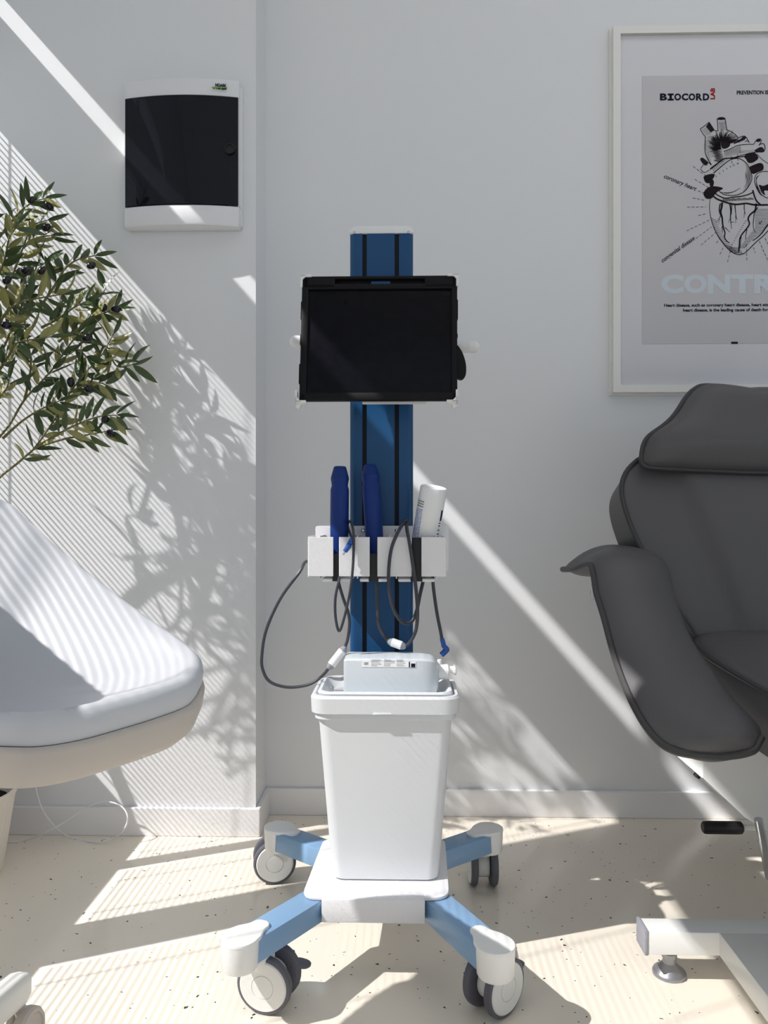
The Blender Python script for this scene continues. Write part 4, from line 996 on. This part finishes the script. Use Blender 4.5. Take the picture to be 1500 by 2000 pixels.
sh = [[off(p, -0.004, -0.001) for p in rim], [off(p, 0.003, -0.0005) for p in rim], [off(p, 0.006, -0.004) for p in rim], [off(p, 0.0055, -0.008) for p in rim], [off(p, 0.0035, -0.020) for p in rim], [off(p, -0.003, -0.036) for p in rim], [off(p, -0.016, -0.046) for p in rim]]
for s in (0.08, 0.2, 0.45, 0.75):
    sh.append([q_ for q_ in bowl(s, -0.045, (0, 0))])
obj('shell', loft(sh+[[cen+V((0, 0, -0.06))]*len(rim)], cap=False), M['shellb'], lc, ang=1.4)
cx_, cy_ = -0.58, 0.85
obj('pedestal', joinb(cyl((cx_, cy_, 0.10), (cx_, cy_, 0.515), 0.03, 0.045, n=28)), M['chairleg'], lc)
# five-star base, one leg reaching into the picture
tipp = P(48, 1900, 1.10)
a0 = math.atan2(tipp.y-cy_, tipp.x-cx_); Lr = math.hypot(tipp.y-cy_, tipp.x-cx_)
for i in range(5):
    a_ = a0+2*PI*i/5; d = V((math.cos(a_), math.sin(a_), 0)); s = V((-d.y, d.x, 0)); hub = V((cx_, cy_, 0.115)); tip = hub+d*Lr; tip.z = 0.095
    rr_ = []
    for f in (0, 0.15, 0.4, 0.7, 0.93, 0.985, 1.0):
        c = hub.lerp(tip, f); hw = 0.021-0.004*f; hh = 0.026; kk = 1 if f < 0.95 else (0.8 if f < 1 else 0.45)
        rr_.append([c+s*x*hw*kk/0.5+V((0, 0, z*hh*kk*(1.0-0.15*f)/0.5)) for x, z in rrect(0, 0, 1, 1, 0.3, 4)])
    lg = obj('base_leg', loft(rr_), M['chairleg'], lc)
    cc_ = V((tip.x, tip.y, 0))+s*-0.03+d*0.0; cc_.z = 0.033
    for sg2 in (-1, 1):
        obj('caster_wheel', lathe([(0.010, 0), (0.029, 0.0), (0.033, 0.003), (0.033, 0.014), (0.030, 0.018), (0.026, 0.018), (0.024, 0.016), (0.001, 0.016)], V((tip.x, tip.y, 0.033))-d*0.012+s*sg2*0.003, s*sg2, 30), M['shellb'], lg)
    obj('caster_stem', cyl(V((tip.x, tip.y, 0.05))-d*0.012, V((tip.x, tip.y, 0.085))-d*0.012, 0.008, n=12), M['shellb'], lg)

# ------------------------------------------------------------------ potted olive tree
pc = V((P(26, 1600, 1.63).x-0.118, 1.63, 0))
tree = thing('potted_olive_tree', 'olive tree with black olives in a ribbed beige pot', 'potted plant', pc)
hp = P(0, 1575, 1.55).z
np_ = 120; ringf = lambda r_, z, rib: [V((pc.x+(r_*(1-(rib if j % 3 == 0 else 0)))*math.cos(2*PI*j/np_), pc.y+(r_*(1-(rib if j % 3 == 0 else 0)))*math.sin(2*PI*j/np_), z)) for j in range(np_)]
R0, R1 = 0.085, 0.112
pot = obj('pot', loft([ringf(R0, 0, 0), ringf(R0+0.002, 0.004, 0.02)] + [ringf(R0+(R1-R0)*f, hp*f, 0.025) for f in (0.1, 0.3, 0.5, 0.7, 0.9)] + [ringf(R1+0.001, hp-0.008, 0), ringf(R1+0.002, hp, 0), ringf(R1-0.004, hp, 0), ringf(R1-0.007, hp-0.012, 0), ringf(R1-0.012, hp-0.03, 0)], cap=True), M['pot'], tree)
obj('soil', lathe([(R1-0.012, 0), (R1-0.012, 0.008), (0.05, 0.014), (0.001, 0.012)], V((pc.x, pc.y, hp-0.036)), Z_, 32), M['soil'], tree)
trunk_top = V((-0.985, 1.75, 0.60))
obj('trunk', tube([V((pc.x, pc.y, hp-0.03)), V((pc.x-0.012, pc.y+0.06, 0.35)), trunk_top, V((-0.99, 1.70, 0.95)), V((-0.98, 1.62, 1.25))], 0.014, n=10, k=6, rend=0.006), M['trunk'], tree)
cr2 = lambda pts, y0, y1: [P(x/3.334, 340+y/3.334, y0+(y1-y0)*i/max(1, len(pts)-1)) for i, (x, y) in enumerate(pts)]
tr0 = [V((-0.985, 1.75, 0.60)), V((-0.95, 1.73, 0.70))]
stems = [(tr0+cr2([(-60, 2060), (130, 1870), (220, 1790), (300, 1680), (400, 1530), (460, 1420), (560, 1290), (660, 1180), (740, 1040)], 1.69, 1.73), 0.3),
 ([tr0[0], V((-0.96, 1.735, 0.75))]+cr2([(-60, 1830), (70, 1620), (160, 1470), (270, 1350), (350, 1260), (440, 1130), (530, 1010), (600, 900), (690, 740)], 1.69, 1.76), 0.42),
 (cr2([(20, 1720), (130, 1620), (250, 1540), (380, 1480)], 1.69, 1.66), 0.55), (cr2([(160, 1470), (190, 1330), (200, 1210), (160, 950), (150, 760)], 1.71, 1.74), 0.35),
 (cr2([(220, 1790), (370, 1700), (480, 1640), (640, 1580), (760, 1570)], 1.70, 1.67), 0.25), (cr2([(230, 1780), (420, 1725), (560, 1700), (720, 1670)], 1.70, 1.75), 0.3),
 (cr2([(-40, 1260), (60, 1050), (130, 900), (160, 760), (230, 640), (300, 570)], 1.72, 1.74), 0.15), (cr2([(-40, 880), (60, 700), (120, 560), (150, 480), (210, 340), (310, 300)], 1.72, 1.75), 0.15),
 (cr2([(240, 900), (380, 690), (420, 620), (500, 560), (620, 530)], 1.74, 1.77), 0.15), (cr2([(-20, 430), (100, 280), (200, 190), (290, 160)], 1.72, 1.73), 0.2),
 (cr2([(440, 1430), (540, 1380), (650, 1360), (720, 1390)], 1.70, 1.74), 0.2), (cr2([(640, 1190), (690, 1120), (760, 1250), (860, 1240)], 1.73, 1.74), 0.3),
 (cr2([(-20, 1300), (60, 1180), (110, 1100), (200, 1080), (330, 1060)], 1.66, 1.63), 0.1), (cr2([(-30, 1040), (40, 900), (150, 830), (300, 800), (420, 780)], 1.66, 1.64), 0.1),
 (cr2([(270, 1000), (380, 940), (480, 870), (560, 830)], 1.72, 1.70), 0.1), (cr2([(-30, 700), (30, 560), (60, 420), (120, 330)], 1.66, 1.64), 0.1),
 (cr2([(-40, 1500), (40, 1400), (60, 1330)], 1.65, 1.64), 0.0), (cr2([(380, 1090), (480, 1030), (560, 1060)], 1.72, 1.70), 0.1), (cr2([(440, 1130), (520, 1150), (570, 1200)], 1.73, 1.72), 0.2),
 (cr2([(560, 950), (640, 920), (740, 880)], 1.75, 1.76), 0.2), (cr2([(150, 480), (230, 420), (330, 400)], 1.74, 1.75), 0.1)]
rng = random.Random(5)
# crown outside the picture, towards the window
crown = []
def lands(p):                                  # where the sun throws this point
    x = p.x+(Y1-p.y)/R_
    if x < XS: return x, p.z-A_*(x-p.x), 0
    x = p.x+(Y2-p.y)/R_
    return x, p.z-A_*(x-p.x), 1
def shade_ok(p):
    x, z, k_ = lands(p)
    if k_ == 0: return 0.36 < z < 1.06+0.25*max(0, -0.42-x) and x > -0.66
    return z < 0.5 and (x < -0.1 or -0.4 < z) and x < 0.56
while len(crown) < 40:
    a0 = V((-0.97+rng.uniform(-0.03, 0.03), 1.64+rng.uniform(-0.04, 0.04), rng.uniform(0.75, 1.3)))
    tgt = V((rng.uniform(-1.04, -0.80), rng.uniform(1.36, 1.78), rng.uniform(0.95, 1.75)))
    if tgt.x > -0.52*tgt.y-0.05 or not shade_ok(tgt): continue
    mid = a0.lerp(tgt, 0.5)+V((rng.uniform(-0.03, 0.03), rng.uniform(-0.03, 0.03), 0.05))
    if mid.x < -1.06: continue
    crown.append(([a0, mid, tgt], 0.35))
leaf_bms = []; stem_bms = []
def leaf(p, d, L, wd, roll, curl):
    d = d.normalized(); side = d.cross(V((rng.uniform(-0.3, 0.3), -1+rng.uniform(-0.3, 0.3), rng.uniform(-0.3, 0.3)))).normalized()
    nn = side.cross(d).normalized(); side = (Matrix.Rotation(roll, 3, d) @ side); nn = side.cross(d)
    vs, fs = [], []
    K = 6
    for i in range(K+1):
        t = i/K; wv = wd*math.sin(PI*min(1, 0.06+t*0.94))**0.75*(1-0.25*t); c = p+d*(L*t)+nn*(-curl*L*t*t)
        if i == 0: wv = wd*0.12
        vs += [c-side*wv+nn*wv*0.35, c, c+side*wv+nn*wv*0.35]
    for i in range(K):
        b_ = i*3; fs += [(b_, b_+1, b_+4, b_+3), (b_+1, b_+2, b_+5, b_+4)]
    return poly(vs, fs)
def grow(pts, start, step, main):
    ps = spline(pts, 8); stem_bms.append(tube(ps, 0.0032 if main else 0.0028, n=6, k=0, rend=0.0011))
    n = len(ps); acc = 0; flip = 1
    for i in range(1, n):
        acc += (ps[i]-ps[i-1]).length
        if i/n < start or acc < step: continue
        acc = 0; t = (ps[min(i+1, n-1)]-ps[i-1]).normalized(); perp = t.cross(Y_).normalized()
        for sgn in (-1, 1):
            if rng.random() < (0.12 if main else 0.3): continue
            if not main and not shade_ok(ps[i]): continue
            if ps[i].x < -1.03: continue
            d = t*rng.uniform(0.45, 1.0)+perp*sgn*rng.uniform(0.5, 1.0)+V((0, rng.uniform(-0.7, 0.7), rng.uniform(-0.15, 0.2)))
            leaf_bms.append(leaf(ps[i]+d.normalized()*0.003, d, rng.uniform(0.040, 0.066), rng.uniform(0.0060, 0.0098), rng.uniform(-0.9, 0.9)+(PI if rng.random() < 0.42 else 0), rng.uniform(-0.15, 0.4)))
    t = (ps[-1]-ps[-3])
    leaf_bms.append(leaf(ps[-1], t, 0.05, 0.006, rng.uniform(-1, 1), 0.2))
for pts, s in stems: grow(pts, s, 0.0145, True)
for pts, s in crown: grow(pts, s, 0.017, False)
obj('branches', joinb(*stem_bms), M['bark'], tree)
obj('foliage', joinb(*leaf_bms), M['leaf'], tree)
for x, y, yy in ((320, 208, 1.73), (302, 348, 1.74), (212, 170, 1.73), (595, 595, 1.76), (275, 630, 1.70), (160, 630, 1.69), (45, 690, 1.66), (755, 880, 1.75), (675, 870, 1.75), (570, 1065, 1.70), (460, 1355, 1.70), (578, 1400, 1.70), (685, 1600, 1.67), (718, 1690, 1.74), (195, 730, 1.70), (40, 985, 1.66)):
    c = P(x/3.334, 340+y/3.334, yy); d = V((rng.uniform(-1, 1), rng.uniform(-0.4, 0.4), rng.uniform(-0.6, 0.6))).normalized(); a_, b_ = 0.0085, 0.0115
    if y == 1355: d = Z_
    pr = [(a_*math.sin(PI*i/10), -b_*math.cos(PI*i/10)) for i in range(11)]
    ol_ = obj('olive', lathe(pr, c, d, 18), M['olive'], tree)

# ------------------------------------------------------------------ thin white cord on the floor
cd_pts = [P(66, 1500, 1.80), P(70, 1540, 1.80), P(82, 1580, 1.79), P(105, 1612, 1.775), PZ(135, 1634, 0.004), PZ(185, 1645, 0.003), PZ(222, 1638, 0.012), P(245, 1615, 1.79), P(248, 1590, 1.80), P(232, 1572, 1.81), P(200, 1566, 1.81), P(165, 1580, 1.80), P(130, 1603, 1.785), P(90, 1625, 1.77), PZ(50, 1641, 0.003), PZ(10, 1645, 0.003), PZ(-120, 1650, 0.003)]
cd_pts = [P(58, 1300, 1.80), P(62, 1420, 1.80)] + cd_pts
cord = obj('power_cord', tube(cd_pts, 0.0018, n=8, k=8), M['cord'], at=(-0.75, 1.79, 0))
tag(cord, 'thin white cord looped on the floor by the left baseboard', 'cord')
